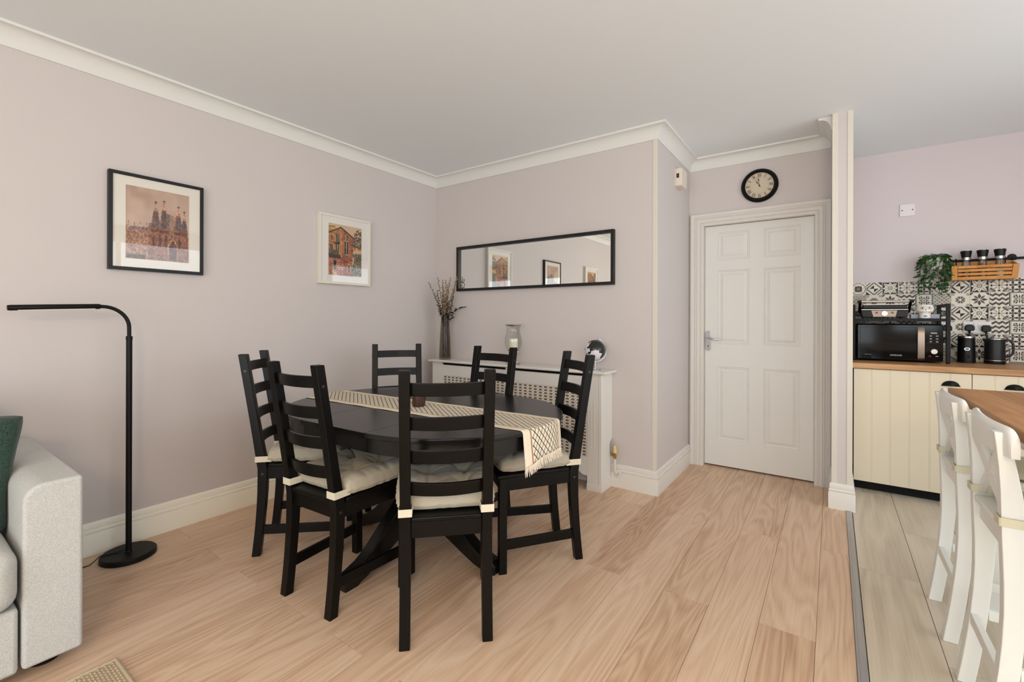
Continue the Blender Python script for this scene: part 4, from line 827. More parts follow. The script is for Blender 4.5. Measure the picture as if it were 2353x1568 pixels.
# ------------------------------------------------------------ kitchen: tiles
M_tile = colmat('printed_ceramic_glaze', .35, .2)
NT = 60
def tile_img(k):
    u, v = canvas(NT, NT); x, y = u * 2 - 1, v * 2 - 1; ax, ay = np.abs(x), np.abs(y); r = np.hypot(x, y); th = np.arctan2(y, x)
    cr = np.array([226, 218, 203]) / 255; dk = np.array([18, 17, 17]) / 255; gr = np.array([92, 86, 85]) / 255; md = np.array([66, 62, 62]) / 255
    I = np.ones((NT, NT, 3)) * cr
    def p(m, c): I[m] = c
    dm, am = np.maximum(ax, ay), np.minimum(ax, ay)          # folded octant
    def petal(ang, r0, r1, w):
        a = np.cos(th - ang) * r; b = np.sin(th - ang) * r; s = np.clip((a - r0) / (r1 - r0), 0, 1); return (a > r0) & (a < r1) & (np.abs(b) < w * np.sin(np.pi * s ** .8))
    if k == 0:
        p(np.abs(r - .92) < .04, dk); p((np.abs(r - .46) < .04) | ((r < .5) & (np.abs(r - .38) < .025)), dk)
        for i in range(4): p(petal(i * np.pi / 2 + np.pi / 4, .1, .72, .10), dk); p(petal(i * np.pi / 2, .14, .42, .11), dk)
        p(r < .09, dk); p((ax > .8) & (ay > .8) & (((ax * 10) % 1.2 < .7) ^ ((ay * 10) % 1.2 < .6)), gr)
    if k == 1:
        p(((x + y) > 0) & (x < 0) & (y > 0) & (x + y < 2) & ((-x < .62) & (y < .62)) & ((-x + y) < .62), dk)
        I[:] = cr
        q = np.abs(x) + np.abs(y)
        p((q < .58) & (x < 0) & (y > 0), dk); p((q < .58) & (x > 0) & (y < 0), dk)
        dd = q; p((np.abs(dd - .98) < .13) & (am > .10), gr); p((q > 1.45) & ((x * y > 0)), md); p((q > 1.34) & (x * y < 0) & (q < 1.55), gr); p((q > 1.5) & (x > 0) & (y > 0), dk); p((q > 1.5) & (x < 0) & (y < 0), dk)
        for cx, cy in ((1, 0), (-1, 0), (0, 1), (0, -1)): p((np.abs(x - cx * .92) + np.abs(y - cy * .92)) < .2, gr); p((np.abs(x - cx * .92) + np.abs(y - cy * .92)) < .07, cr)
    if k == 2:
        I[:] = dk * 1.35; p(dm > .965, cr)
        for i in range(4):
            a = i * np.pi / 2; p(petal(a, .2, .95, .21), cr); p(petal(a, .42, .7, .035), dk)
            a += np.pi / 4; p(petal(a, .2, 1.2, .13), cr)
            for s in (-1, 1): p(petal(a + s * .2, .5, 1.0, .065), cr); p(petal(a + s * .33, .42, .8, .06), cr)
            p(petal(a, .42, 1.0, .04), dk * 1.35)
        p(r < .32, cr); p(np.abs(r - .25 - .02 * np.cos(6 * th)) < .045, dk); p(r < .09, gr)
    if k == 3:
        p((am < .035) & (dm < .82), dk); p(r < .11, dk)
        for i in range(4):
            a = i * np.pi / 2; p(petal(a, .62, .95, .07), dk); p(petal(a + .14, .7, .92, .05), dk); p(petal(a - .14, .7, .92, .05), dk)
            a += np.pi / 4
            for j, (s, c) in enumerate(((0, gr), (.16, gr), (-.16, gr), (.32, md), (-.32, md))): p(petal(a + s, .78, 1.18 - .2 * abs(s), .075), c)
            p(petal(a, .55, 1.0, .05), gr)
        cc = np.hypot(ax - .68, ay - .12); p((np.abs(cc - .42) < .022) & (ax < .72) & (ay > .12), md); cc = np.hypot(ay - .68, ax - .12); p((np.abs(cc - .42) < .022) & (ay < .72) & (ax > .12), md)
        p((dm > .86) & (am > .45) & ((am * 13) % 1 < .5), gr)
    if k == 4:
        s = 2 / 3; m = np.zeros(u.shape, int); i0, j0 = np.floor((x + 1) / s), np.floor((y + 1) / s)
        for di in (-1, 0, 1, 2):          # circles of radius .707 s on a square lattice: pairwise overlaps make leaf shapes
            for dj in (-1, 0, 1, 2): m += (np.hypot(x + 1 - (i0 + di) * s, y + 1 - (j0 + dj) * s) < .70 * s)
        lf_ = m >= 2; fx = ((x + 1) / s) % 1 - .5; fy = ((y + 1) / s) % 1 - .5; p(lf_, gr); p(lf_ & (((i0 + j0) % 2 == 0) ^ (np.abs(fx) > np.abs(fy))), dk); p(dm > .975, cr)
    if k == 5:
        s = .5; a = (x + y) / s % 1; b = (x - y) / s % 1; d = np.maximum(np.abs(a - .5), np.abs(b - .5)); p((d > .40), dk); p((d < .17) & (d > .07), dk)
    if k == 6:
        for i in range(8): a = i * np.pi / 4 + np.pi / 8; p((np.hypot(x - .42 * np.cos(a), y - .42 * np.sin(a)) < .135), dk); p(petal(a, .12, .42, .07), dk); p((np.hypot(x - .44 * np.cos(a), y - .44 * np.sin(a)) < .05), cr)
        p((r < .14), cr); p((ax > .62) & (ay > .62) & (np.hypot(ax - .8, ay - .8) < .2) & (((ax * 9) % 1 < .55) ^ ((ay * 9) % 1 < .5)), md)
    if k == 7:
        for i in range(8): a = i * np.pi / 4; L_ = .93 if i % 2 == 0 else .86; aa = np.cos(th - a) * r; bb = np.abs(np.sin(th - a) * r); m = (aa > .08) & (bb < np.minimum((aa - .08) * .42, (L_ - aa) * .42)); p(m, md * .85 if i % 2 == 0 else gr)
        p(ax + ay > 1.58, dk * 1.2); p(dm > .98, cr)
    if k == 8:
        ph = x * 1.5; zz = np.abs((ph % 1) - .5) * 2; yy = (y * 1.55 + zz * .42 + 10) % 1; up = (ph % 1) < .5; p((yy < .5) & up, md); p((yy < .5) & ~up, gr); p(dm > .975, cr)
    if k == 9:
        p((dm > .93) & ((x < -.9) | (y > .9)), dk); p((dm > .93) & ((x > .9) | (y < -.9)), gr); p((dm < .86) & (dm > .83), gr); p((dm < .93) & (dm > .86), np.array([200, 196, 190]) / 255)
        for i in range(4):
            a = i * np.pi / 2; p(petal(a, .14, .62, .085), md); a += np.pi / 4; p(petal(a, .2, .9, .15), md); p(petal(a, .35, .8, .05), cr)
            for s in (-1, 1): p(petal(a + s * .28, .42, .8, .08), md)
        p(r < .09, md)
    return I
TM = [sheet_mesh('tile', tile_img(k), .0982, .0982, M_tile, .007) for k in range(10)]
MB().box(XP1, XR - .01, YK - .004, YK - .0002, .9005, 1.5).build('grout', mat('pale_tile_grout', (222, 215, 202), .9), wk)
for c in range(18):
    for r_ in range(6):
        x0 = 3.1875 + c * .0996
        o = obj('tile', TM[(c % 5) + (5 if r_ % 2 else 0)], wk); o.location = (x0 + .0498, YK - .008, 1.4502 - r_ * .0996)
# ------------------------------------------------------------ base units and worktop
ZW = .90; YWF = .905; YDF = .922
M_cream = mat('cream_cabinet_paint', (219, 206, 181), .42)
M_oak = wood('oak_worktop_laminate', (150, 108, 68), (188, 142, 96), (204, 160, 114), rough=.35, axis='X', scale=1.6, ring=2)
wt = tag(MB().box(XP1 + .006, XR - .01, YWF, YK - .0085, ZW - .038, ZW).build('worktop', M_oak, bevel=.003), 'oak effect kitchen worktop under the patterned tiles', 'worktop')
def unit(x0, x1, label, hx, ng):
    t = thing('base_unit', label, 'cabinet', (x0, 0, 0)); w = x1 - x0
    MB().box(.002, w - .002, YDF + .021, YK - .02, .09, ZW - .0385).build('carcass', mat('dark_carcass', (40, 36, 32), .7), t)
    pts = [(.0006, YDF + .02), (.0006, YDF)]; gp = w / ng
    for k in range(1, ng):
        g = k * gp; pts += [(g - .0042, YDF), (g - .0034, YDF + .0011), (g - .0018, YDF + .0011), (g - .001, YDF), (g + .001, YDF), (g + .0018, YDF + .0011), (g + .0034, YDF + .0011), (g + .0042, YDF)]
    pts += [(w - .0006, YDF), (w - .0006, YDF + .02)]
    d = MB().prism(pts, .072, ZW - .0425, 'z').build('door', M_cream, t)
    MB().box(.0, w, YDF + .065, YDF + .08, 0.0015, .088).build('plinth', M_dark, t)  # toe-kick shade put in as a black board; first unit has no plinth
    if hx is not None:
        h = MB(); n = 14; V = []; F_ = []; m = 7      # cup pull: half dome open below
        for i in range(n + 1):
            a = math.pi * i / n
            for j in range(m + 1):
                b = R(90) * j / m; V.append((hx - .043 * math.cos(a) * math.cos(b) , YDF - .026 * math.sin(b) * math.sin(a) ** .6 - .0008, .776 + .034 * math.sin(a) * math.cos(b)))
        for i in range(n):
            for j in range(m): F_.append((i * (m + 1) + j, i * (m + 1) + j + 1, (i + 1) * (m + 1) + j + 1, (i + 1) * (m + 1) + j))
        h.add(V, F_); h.prism([(hx - .047, .774), (hx + .047, .774), (hx + .045, .779), (hx - .045, .779)], YDF - .004, YDF - .0003, 'y')
        o = h.build('cup_handle', M_blackm, d, smooth=True, ang=60)
    return t
unit(3.1905, 3.788, 'cream tongue-and-groove kitchen unit next to the wall end', .50, 6)
unit(3.7905, 4.388, 'cream tongue-and-groove kitchen unit partly hidden behind the bar stools', .185, 6)
unit(4.3905, 4.988, 'cream tongue-and-groove kitchen unit at the far right end', .3, 6)
# ------------------------------------------------------------ microwave rack
RX_, RY_ = 3.205, 1.165
t = thing('microwave_rack', 'black metal rack standing over the microwave', 'rack', (0, 0, ZW)); x0, x1, y0, y1 = 3.196, 3.716, 1.175, 1.505; q = .011
for x in (x0, x1):
    for y in (y0, y1):
        MB().box(x - q, x + q, y - q, y + q, .008, .415).build('post', M_blackm, t, bevel=.0015); MB().cyl((x, y, .0005), .012, .0075, 14, r2=.009).build('foot', M_blackp, t, smooth=True)
    for z in (.404, .302): MB().box(x - q * .9, x + q * .9, y0 + q, y1 - q, z - .010, z + .010).build('side_bar', M_blackm, t)
MB().box(x0 + q, x1 - q, y0 - q, y1 + q, .293, .312).build('shelf_board', M_blackm, t, bevel=.0015)
# ------------------------------------------------------------ microwave
t = thing('microwave', 'black microwave with steel handle bar standing on the worktop', 'microwave', (3.455, 1.165, ZW), R(1.5)); w, h, d = .474, .272, .33
M_gl = mat('black_gloss_glass', (4, 4, 5), .08, spec=.25); M_disp = mat('white_print', (210, 208, 204), .5)
MB().box(-w / 2, w / 2, .02, d, .010, h).build('body', M_blackp, t, bevel=.006)
MB().box(-w / 2, w / 2, 0, .0195, .012, h - .004).build('front', M_gl, t, bevel=.005)
MB().box(-w / 2 + .018, .098, -.002, .001, .035, h - .022).build('door_glass', M_gl, t, bevel=.0015)
hb = MB(); hp_ = [(0, .022), (-.010, .032), (-.014, .06), (-.016, .135), (-.014, .21), (-.010, .238), (0, .252)]; V = []; F_ = []
for y, z in hp_: V += [(.102, y - .002, z), (.138, y - .002, z), (.138, y + .005, z), (.102, y + .005, z)]
for i in range(len(hp_) - 1):
    for j in range(4): F_.append((i * 4 + j, i * 4 + (j + 1) % 4, (i + 1) * 4 + (j + 1) % 4, (i + 1) * 4 + j))
F_ += [(3, 2, 1, 0), tuple(len(hp_) * 4 - 4 + j for j in range(4))]
hb.add(V, F_).build('handle', mat('champagne_steel', (140, 128, 116), .34, 1.0), t, smooth=True)
kn = MB().cyl((.188, -.016, .082), .0175, .017, 28, 'y', r2=.019).build('dial', M_steel, t, bevel=.001)
for zz in (.19, .17, .15): 
    for xx in (.172, .205): MB().box(xx - .006, xx + .006, -.0008, .001, zz - .002, zz + .002).build('button_mark', M_disp, t)
for zz in (.18, .16, .14, .199): MB().box(.155, .222, -.0006, .001, zz - .0004, zz + .0004).build('panel_line', mat('grey_print', (110, 100, 84), .6), t)
MB().box(.172, .205, -.0008, .001, .208, .213).build('display_mark', M_disp, t)
for xx, cc in ((.168, (190, 40, 40)), (.204, (190, 186, 180))): MB().box(xx - .007, xx + .007, -.0008, .001, .047, .051).build('start_mark', mat('mark_%d' % cc[1], cc, .5), t)
o = obj('lettering', text_mesh('SAMSUNG', .0145, M_disp), t); o.location = (-.015, -.0026, .047); o.rotation_euler = (R(90), 0, 0)
o = obj('lettering', text_mesh('CERAMIC INSIDE', .0052, M_disp), t); o.location = (-.175, -.0026, .047); o.rotation_euler = (R(90), 0, 0)
# ------------------------------------------------------------ contact grill on rack
ZR = ZW + .3125
t = thing('contact_grill', 'black and steel contact grill on top of the microwave rack', 'grill', (3.378, 1.20, ZR))
MB().prism([(-.128, .008), (.128, .008), (.137, .06), (-.137, .06)], 0, .24, 'y').build('lower_body', M_blackp, t, bevel=.004)
for x in (-.11, .11): MB().box(x - .012, x + .012, .02, .22, .0005, .009).build('foot', M_blackp, t)
MB().box(-.134, .134, .004, .245, .0625, .0675).build('plate_edge', M_steel, t, bevel=.001)
MB().prism([(-.132, .069), (.132, .069), (.122, .102), (-.122, .102)], .008, .24, 'y').build('lid', M_blackp, t, bevel=.006)
MB().box(-.122, .122, .002, .01, .0995, .1035).build('lid_trim', M_steel, t, bevel=.001)
MB().prism([(-.075, .058), (.072, .058), (.062, .012), (-.064, .012)], -.0035, .001, 'y').build('control_panel', mat('champagne_panel', (128, 115, 104), .38, .9), t)
MB().cyl((0, -.017, .036), .018, .014, 28, 'y').build('dial', M_steel, t, bevel=.001)
for x, c in ((-.045, (120, 26, 22)), (.045, (20, 92, 84))): MB().lathe([(1e-4, -.006), (.008, -.006), (.008, -.003)], 16, (x, 0, .042), 'y').build('lamp', mat('lens_%d' % c[0], c, .3), t)
for x in (-.142, .146): MB().bar((x, .11, .05), (x, -.008, .128), .016, .022).build('handle_arm', M_blackp, t, bevel=.003)
MB().cyl((-.137, -.010, .124), .0085, .278, 18, 'x').build('handle_bar', M_steel, t, smooth=True)
for x in (-.158, .138): MB().cyl((x, -.010, .124), .0115, .024, 16, 'x').build('handle_cap', M_blackp, t, smooth=True)
# ------------------------------------------------------------ skull mug
t = thing('skull_mug', 'white mug shaped like a painted skull on the microwave rack', 'mug', (3.600, 1.205, ZR))
M_mug = mat('glazed_white_ceramic', (232, 228, 222), .15)
pf = [(1e-4, .0005), (.028, .0005), (.031, .004), (.030, .02), (.031, .034), (.036, .042), (.045, .05), (.048, .062), (.047, .078), (.042, .095), (.040, .096), (.044, .078), (.045, .062), (.03, .045), (1e-4, .04)]
mg = MB().lathe(pf, 40); mg.v = [(x, y, z) for x, y, z in mg.v]; mg.build('body', M_mug, t, smooth=True)
def onface(x, z): # radius of the body at height z
    rr = np.interp(z, [.004, .02, .034, .042, .05, .062, .078, .095], [.031, .030, .031, .036, .045, .048, .047, .042]); return -math.sqrt(max(0, rr * rr - x * x)) - .0006
def decal(name, m, pts): 
    cx = sum(p[0] for p in pts) / len(pts); cz = sum(p[1] for p in pts) / len(pts)
    V = [(cx, onface(cx, cz), cz)] + [(x, onface(x, z), z) for x, z in pts]; n = len(pts); MB().add(V, [(0, 1 + i, 1 + (i + 1) % n) for i in range(n)]).build(name, m, t, fixn=False)
circ = lambda cx, cz, r, n=14, sx=1: [(cx + r * sx * math.cos(2 * math.pi * i / n), cz + r * math.sin(2 * math.pi * i / n)) for i in range(n)]
M_mo = mat('orange_glaze', (226, 150, 50), .3); M_mb = mat('blue_glaze', (60, 130, 176), .3); M_mk = mat('dark_glaze', (34, 28, 30), .3); M_mbr = mat('ochre_glaze', (176, 140, 104), .3)
for s in (-1, 1):
    for i in range(10): a = 2 * math.pi * i / 10; decal('eye_petal', M_mbr, circ(s * .018 + .0105 * math.cos(a), .073 + .0105 * math.sin(a), .0026, 6))
    decal('eye', M_mk, circ(s * .018, .073, .005))
    decal('brow', M_mk, [(s * .006, .0885), (s * .026, .0895), (s * .026, .0878), (s * .006, .0868)])
decal('nose', M_mk, [(-.005, .058), (.005, .058), (0, .067)]); decal('brow_line', M_mk, [(-.0012, .068), (.0012, .068), (.0012, .090), (-.0012, .090)])
decal('teeth', M_mo, [(-.021, .036), (.021, .036), (.022, .048), (-.022, .048)]); decal('chin', M_mb, circ(0, .016, .006, 14, 1.9)); decal('chin_line', M_mk, [(-.016, .026), (.016, .026), (.012, .023), (-.012, .023)])
t = thing('tin_box', 'low grey corrugated tin box behind the skull mug', 'box', (3.607, 1.285, ZR)); mb = MB()
for k in range(16): mb.box(-.075 + k * .0095, -.075 + k * .0095 + .0055, -.032, -.030, .003, .026)
mb.box(-.076, .077, -.030, .03, .0005, .028).box(-.079, .08, -.033, .033, .0265, .030); mb.build('body', mat('blue_grey_tin', (150, 158, 166), .4, .3), t)
# ------------------------------------------------------------ rail, basket, grinders, plant
ZL, YL = 1.634, YK - .045
t = thing('wall_rail', 'black pipe rail fixed to the kitchen wall above the tiles', 'rail', (0, 0, 0))
MB().cyl((3.588, YL, ZL), .0085, 1.05, 16, 'x').build('pipe', M_blackm, t, smooth=True)
for x in (3.622, 4.098, 4.57):
    b_ = MB().lathe([(1e-4, -.006), (.02, -.006), (.024, -.002), (.024, 0)], 12, (x, YK, ZL + .012), 'y').cyl((x, YL, ZL), .008, .045, 12, 'y').lathe([(.0085, -.011), (.0125, -.011), (.0125, .011), (.0085, .011)], 16, (x, YL, ZL), 'x'); b_.build('bracket', M_blackm, t, smooth=True, ang=30)
M_bam = wood('bamboo', (166, 106, 48), (196, 134, 66), (210, 150, 82), rough=.45, axis='Z', scale=2.5, ring=1, rnd=.05)
M_bamx = wood('bamboo_slat', (168, 106, 46), (200, 136, 66), (214, 152, 84), rough=.45, axis='Z', scale=2.5, ring=1, rnd=.05)
BX0, BX1, BZ = 3.770, 4.098, 1.489
t = thing('bamboo_basket', 'slatted bamboo shelf basket hanging from the black rail', 'basket', (0, 0, 0))
yf0, yf1 = YK - .128, YK - .150       # front leans outwards
def fpt(s): return yf0 + (yf1 - yf0) * s
for k, (z0, z1) in enumerate(((0, .021), (.030, .047), (.056, .073), (.080, .098))):
    mb = MB(); n = z0 / .098, z1 / .098; mb.add([(BX0 + .03, fpt(n[0]), BZ + z0), (BX1 - .03, fpt(n[0]), BZ + z0), (BX1 - .03, fpt(n[0]) + .008, BZ + z0), (BX0 + .03, fpt(n[0]) + .008, BZ + z0), (BX0 + .03, fpt(n[1]), BZ + z1), (BX1 - .03, fpt(n[1]), BZ + z1), (BX1 - .03, fpt(n[1]) + .008, BZ + z1), (BX0 + .03, fpt(n[1]) + .008, BZ + z1)], [(0, 3, 2, 1), (4, 5, 6, 7), (0, 1, 5, 4), (1, 2, 6, 5), (2, 3, 7, 6), (3, 0, 4, 7)]).build('slat', M_bamx, t)
for x0, x1, d_ in ((BX0, BX0 + .03, -.004), (BX1 - .03, BX1, .004)):
    MB().add([(x0, yf0, BZ), (x1, yf0, BZ), (x1, yf0 + .008, BZ), (x0, yf0 + .008, BZ), (x0 + d_, yf1, BZ + .098), (x1 + d_, yf1, BZ + .098), (x1 + d_, yf1 + .008, BZ + .098), (x0 + d_, yf1 + .008, BZ + .098)], [(0, 3, 2, 1), (4, 5, 6, 7), (0, 1, 5, 4), (1, 2, 6, 5), (2, 3, 7, 6), (3, 0, 4, 7)]).build('front_post', M_bamx, t)
for x in (BX0, BX1 - .009): MB().prism([(yf0 + .006, BZ), (YK - .022, BZ), (YK - .022, BZ + .125), (YK - .045, BZ + .125), (yf1 + .006, BZ + .098)], x, x + .009, 'x').build('end_panel', M_bam, t)
MB().box(BX0 + .009, BX1 - .009, yf0 + .008, YK - .022, BZ, BZ + .008).build('base', M_bam, t)
MB().box(BX0 + .009, BX1 - .009, YK - .030, YK - .022, BZ + .008, BZ + .135).build('back_panel', M_bam, t)
for x in (BX0 + .035, BX1 - .045): MB().tube([(x, YL - .013, BZ + .112), (x, YL - .015, ZL), (x, YL - .010, ZL + .010), (x, YL, ZL + .0135), (x, YL + .010, ZL + .010), (x, YL + .014, ZL - .004)], .0035, 8).build('hook', M_blackm, t, smooth=True)
M_cg = glassy('clear_jar_glass', (.93, .94, .93, 1), 1.45)
for i, (x, lab, fc) in enumerate(((3.851, 'pepper grinder standing leftmost in the bamboo basket', (50, 38, 30)), (3.935, 'spice grinder standing in the middle of the bamboo basket', (120, 84, 40)), (4.021, 'salt grinder standing rightmost in the bamboo basket', (214, 210, 204)))):
    g = thing('spice_grinder', lab, 'grinder', (x, YK - .088, BZ + .0085), 0, 'three grinders in the bamboo basket')
    MB().lathe([(1e-4, 0), (0.0241, 0), (0.0249, .003), (0.0245, .07), (0.0228, .137), (0.0219, .137), (0.0232, .07), (0.0237, .006), (1e-4, .006)], 28).build('jar', M_cg, g, smooth=True)
    stuff(MB().lathe([(1e-4, .0065), (0.0228, .0065), (0.0225, (0.0645, .102, .05)[i]), (0.0103, (0.0705, .107, .055)[i]), (1e-4, (0.0688, .104, .053)[i])], 24).build('spice', mat('spice_%d' % i, fc, .9, noise=.5, nscale=500, bump=.6, bscale=500), g, smooth=True))
    MB().lathe([(0.0230, .135), (0.0245, .135), (0.0245, .153), (0.0230, .153)], 28, close=True).build('collar', M_steel, g, smooth=True, ang=40)
    MB().lathe([(1e-4, .153), (0.0245, .153), (0.0314, .197), (0.0314, .199), (0.0258, .201), (1e-4, .201)], 28).build('cap', M_blackp, g, smooth=True, ang=40)
    MB().lathe([(1e-4, .2012), (0.0267, .2012), (0.0267, .2025), (1e-4, .2027)], 28).build('cap_disc', M_chrome, g)
PC = Vector((3.682, YK - .085, 1.0))
t = thing('hanging_plant', 'trailing green leafy plant in a white pot hung on the rail', 'plant', (PC.x, PC.y, 1.575))
MB().lathe([(1e-4, 0), (.043, 0), (.052, .085), (.054, .087), (.050, .087), (.042, .012), (1e-4, .01)], 28).build('pot', M_cer, t, smooth=True)
MB().tube([(0, .03, .06), (0, .03, .075), (0, .028, ZL - 1.575 + .012), (0, .040, ZL - 1.575 + .0135), (0, .052, ZL - 1.575)], .003, 8).build('hook', M_blackm, t, smooth=True)
M_leaf = mat('glossy_green_leaf', (56, 98, 40), .35, noise=.4, nscale=40); M_leaf2 = mat('dark_green_leaf', (34, 68, 30), .35, noise=.4, nscale=40); M_stm = mat('green_stem', (60, 80, 40), .6)
def leaf_mesh(m):
    V = [(0, 0, 0), (.5, -.26, -.03), (1, 0, -.10), (.5, .26, -.03), (.22, -.18, 0), (.22, .18, 0), (.8, -.15, -.07), (.8, .15, -.07), (.5, 0, .04), (.2, 0, .02), (.8, 0, -.02)]
    return MB().add(V, [(0, 4, 9), (0, 9, 5), (4, 1, 8, 9), (9, 8, 3, 5), (1, 6, 10, 8), (8, 10, 7, 3), (6, 2, 10), (10, 2, 7)]).mesh('leaf', m, smooth=True, ang=80, fixn=False)
LM = [leaf_mesh(M_leaf), leaf_mesh(M_leaf2)]
rnd = random.Random(3); nl = 0
for k in range(30):
    a = 2 * math.pi * k / 30 + rnd.uniform(-.2, .2); out = rnd.uniform(.05, .085); ln = rnd.uniform(.05, .30) if k % 2 else rnd.uniform(.24, .40); st = []
    # stems fall mostly on the room side and to the sides
    dx, dy = math.cos(a) * .85, math.sin(a) * (1.0 if math.sin(a) < 0 else .2) - .25
    for i in range(9):
        s = i / 8; st.append(Vector((dx * (.02 + out * min(1, s * 2.2)) + .012 * math.sin(5 * s + k), dy * (.02 + out * min(1, s * 2.2)), .085 + .035 * math.sin(min(1, s * 3) * 1.9) - ln * max(0, s - .2))))
    MB().tube(st, .0012, 5).build('stem', M_stm, t, smooth=True)
    n = 5 + int(ln * 22)
    for j in range(n):
        s = .15 + .85 * (j + rnd.random() * .6) / n; q = min(7, int(s * 8)); p = st[q].lerp(st[q + 1], s * 8 - q) if q < 8 else st[-1]
        o = obj('leaf', LM[rnd.random() < .45], t); sc = rnd.uniform(.027, .040); o.location = p; o.scale = (sc, sc * 1.35, sc)
        o.rotation_euler = (rnd.uniform(-.7, .7), rnd.uniform(.0, 1.0), a + rnd.uniform(-1.4, 1.4)); nl += 1
# ------------------------------------------------------------ sockets and plugs
M_wpl = mat('white_moulded_plastic', (228, 222, 222), .35)
t = thing('double_socket', 'white double wall socket on the patterned tiles behind the kettle', 'socket', (3.922, YK - .0085, 1.151))
MB().box(-.073, .073, -.009, 0, -.0425, .0425).build('faceplate', M_wpl, t, bevel=.003)
for x in (-.011, .011): MB().box(x - .0075, x + .0075, -.0125, -.0085, .010, .030).build('rocker_switch', M_wpl, t, bevel=.0015)
def plug(label, x, z, octo, cable):
    t = thing('power_plug', label, 'plug', (x, YK - .0178, z), 0)
    pts = [(-.024, -.018), (-.016, -.025), (.016, -.025), (.024, -.018), (.025, .008), (.016, .022), (-.016, .022), (-.025, .008)] if octo else [(-.022, -.021), (.022, -.021), (.0255, -.012), (.0255, .006), (.018, .020), (.008, .024), (-.008, .024), (-.018, .020), (-.0255, .006), (-.0255, -.012)]
    MB().prism(pts, -.03, 0, 'y').build('body', M_blackp, t, bevel=.005, seg=3)
    MB().tube([(0, -.014, -.020), (0, -.014, -.045)], [.0075, .0045], 10).build('strain_relief', M_blackp, t, smooth=True)
    MB().tube([(0, -.014, -.04)] + [(a - x, b - YK + .0178, c - z) for a, b, c in cable], .0032, 8).build('cable', M_blackp, t, smooth=True)
plug('black plug in the left side of the double socket', 3.880, 1.146, False, [(3.880, 1.505, 1.06), (3.868, 1.50, .98), (3.80, 1.49, 1.01), (3.765, 1.48, .99), (3.762, 1.46, .94), (3.80, 1.45, .912), (3.84, 1.45, .908)])
plug('black plug in the right side of the double socket', 3.965, 1.143, True, [(3.968, 1.508, 1.06), (3.975, 1.505, .98), (3.98, 1.50, .915)])
t = thing('single_socket', 'white single socket hidden behind the rack post', 'socket', (3.752, YK - .0085, 1.145)); MB().box(-.043, .043, -.009, 0, -.043, .043).build('faceplate', M_wpl, t, bevel=.003)
plug('black plug beside the microwave rack post', 3.762, 1.143, False, [(3.755, 1.51, 1.08), (3.72, 1.515, .99), (3.70, 1.518, .92)])
t = thing('blanking_plate', 'white blank wall plate with two screws high on the kitchen wall', 'wall plate', (3.538, YK - .0005, 2.052)); MB().box(-.045, .045, -.008, 0, -.046, .046).build('plate', M_wpl, t, bevel=.002)
for x in (-.031, .031): MB().cyl((x, -.0095, 0), .004, .002, 12, 'y').build('screw', M_dark, t)
# ------------------------------------------------------------ milk frother and kettle
t = thing('milk_frother', 'black milk frother with an oval silver badge on the worktop', 'frother', (3.845, 1.40, ZW), R(-12))
MB().lathe([(1e-4, .0005), (.047, .0005), (.0482, .006), (.0475, .03), (.0455, .13), (.0448, .172), (.0455, .186), (.043, .188), (1e-4, .184)], 40).build('body', M_blackp, t, smooth=True)
MB().lathe([(.0450, .176), (.0462, .176), (.0468, .187), (.0452, .187)], 40, close=True).build('rim', M_steel, t, smooth=True)
fb = MB(); fb.M = Matrix.Translation((.006, -.0462, .098)) @ Matrix.Scale(.7, 4, (0, 0, 1)); fb.lathe([(.0118, -.002), (.0142, -.002), (.0142, .003), (.0118, .003)], 28, axis='y', close=True); fb.build('badge_ring', M_chrome, t, smooth=True)
fb = MB(); fb.M = Matrix.Translation((.006, -.0462, .098)) @ Matrix.Scale(.7, 4, (0, 0, 1)); fb.cyl((0, -.0012, 0), .0125, .004, 28, 'y'); fb.build('badge', mat('dark_teal_badge', (34, 50, 58), .3), t); MB().box(-.003, .015, -.0480, -.0468, .0970, .0992).build('badge_band', M_disp, t)
MB().lathe([(.010, -.003), (.0145, -.003), (.0145, .003), (.010, .003)], 24, (.006, -.0472, .045), 'y', close=True).build('button_ring', M_blackm, t, smooth=True); MB().cyl((.006, -.0494, .045), .0085, .005, 20, 'y').build('button', M_blackp, t)
t = thing('kettle', 'black electric kettle with a looped handle and steel trim', 'kettle', (3.984, 1.39, ZW), R(-8))
MB().lathe([(1e-4, .0005), (.0525, .0005), (.054, .004), (.0537, .020), (.052, .022)], 44).build('power_base', M_blackp, t, smooth=True)
MB().lathe([(.0522, .0222), (.0540, .0225), (.0540, .0265), (.0522, .027)], 44, close=True).build('base_trim', M_steel, t, smooth=True)
MB().lathe([(1e-4, .028), (.0528, .028), (.0530, .034), (.0518, .10), (.0512, .170), (.048, .176), (1e-4, .178)], 44).build('body', mat('black_textured_coating', (20, 20, 21), .42, bump=.1, bscale=800), t, smooth=True)
MB().lathe([(.0505, .169), (.0522, .169), (.0522, .174), (.0505, .174)], 44, close=True).build('lid_trim', M_steel, t, smooth=True)
MB().add([(-.047, -.014, .172), (-.047, .014, .172), (-.060, 0, .172), (-.047, -.010, .13), (-.047, .010, .13)], [(0, 2, 1), (0, 3, 2), (1, 2, 4), (3, 4, 2)]).build('spout', M_blackp, t)
MB().tube([(.044, 0, .163), (.060, 0, .167), (.076, 0, .160), (.086, 0, .138), (.088, 0, .105), (.084, 0, .072), (.072, 0, .056), (.051, 0, .046)], [.008, .009, .0095, .009, .0085, .008, .0075, .007], 12, flat=.8).build('handle', mat('charcoal_grip', (46, 46, 52), .5), t, smooth=True)
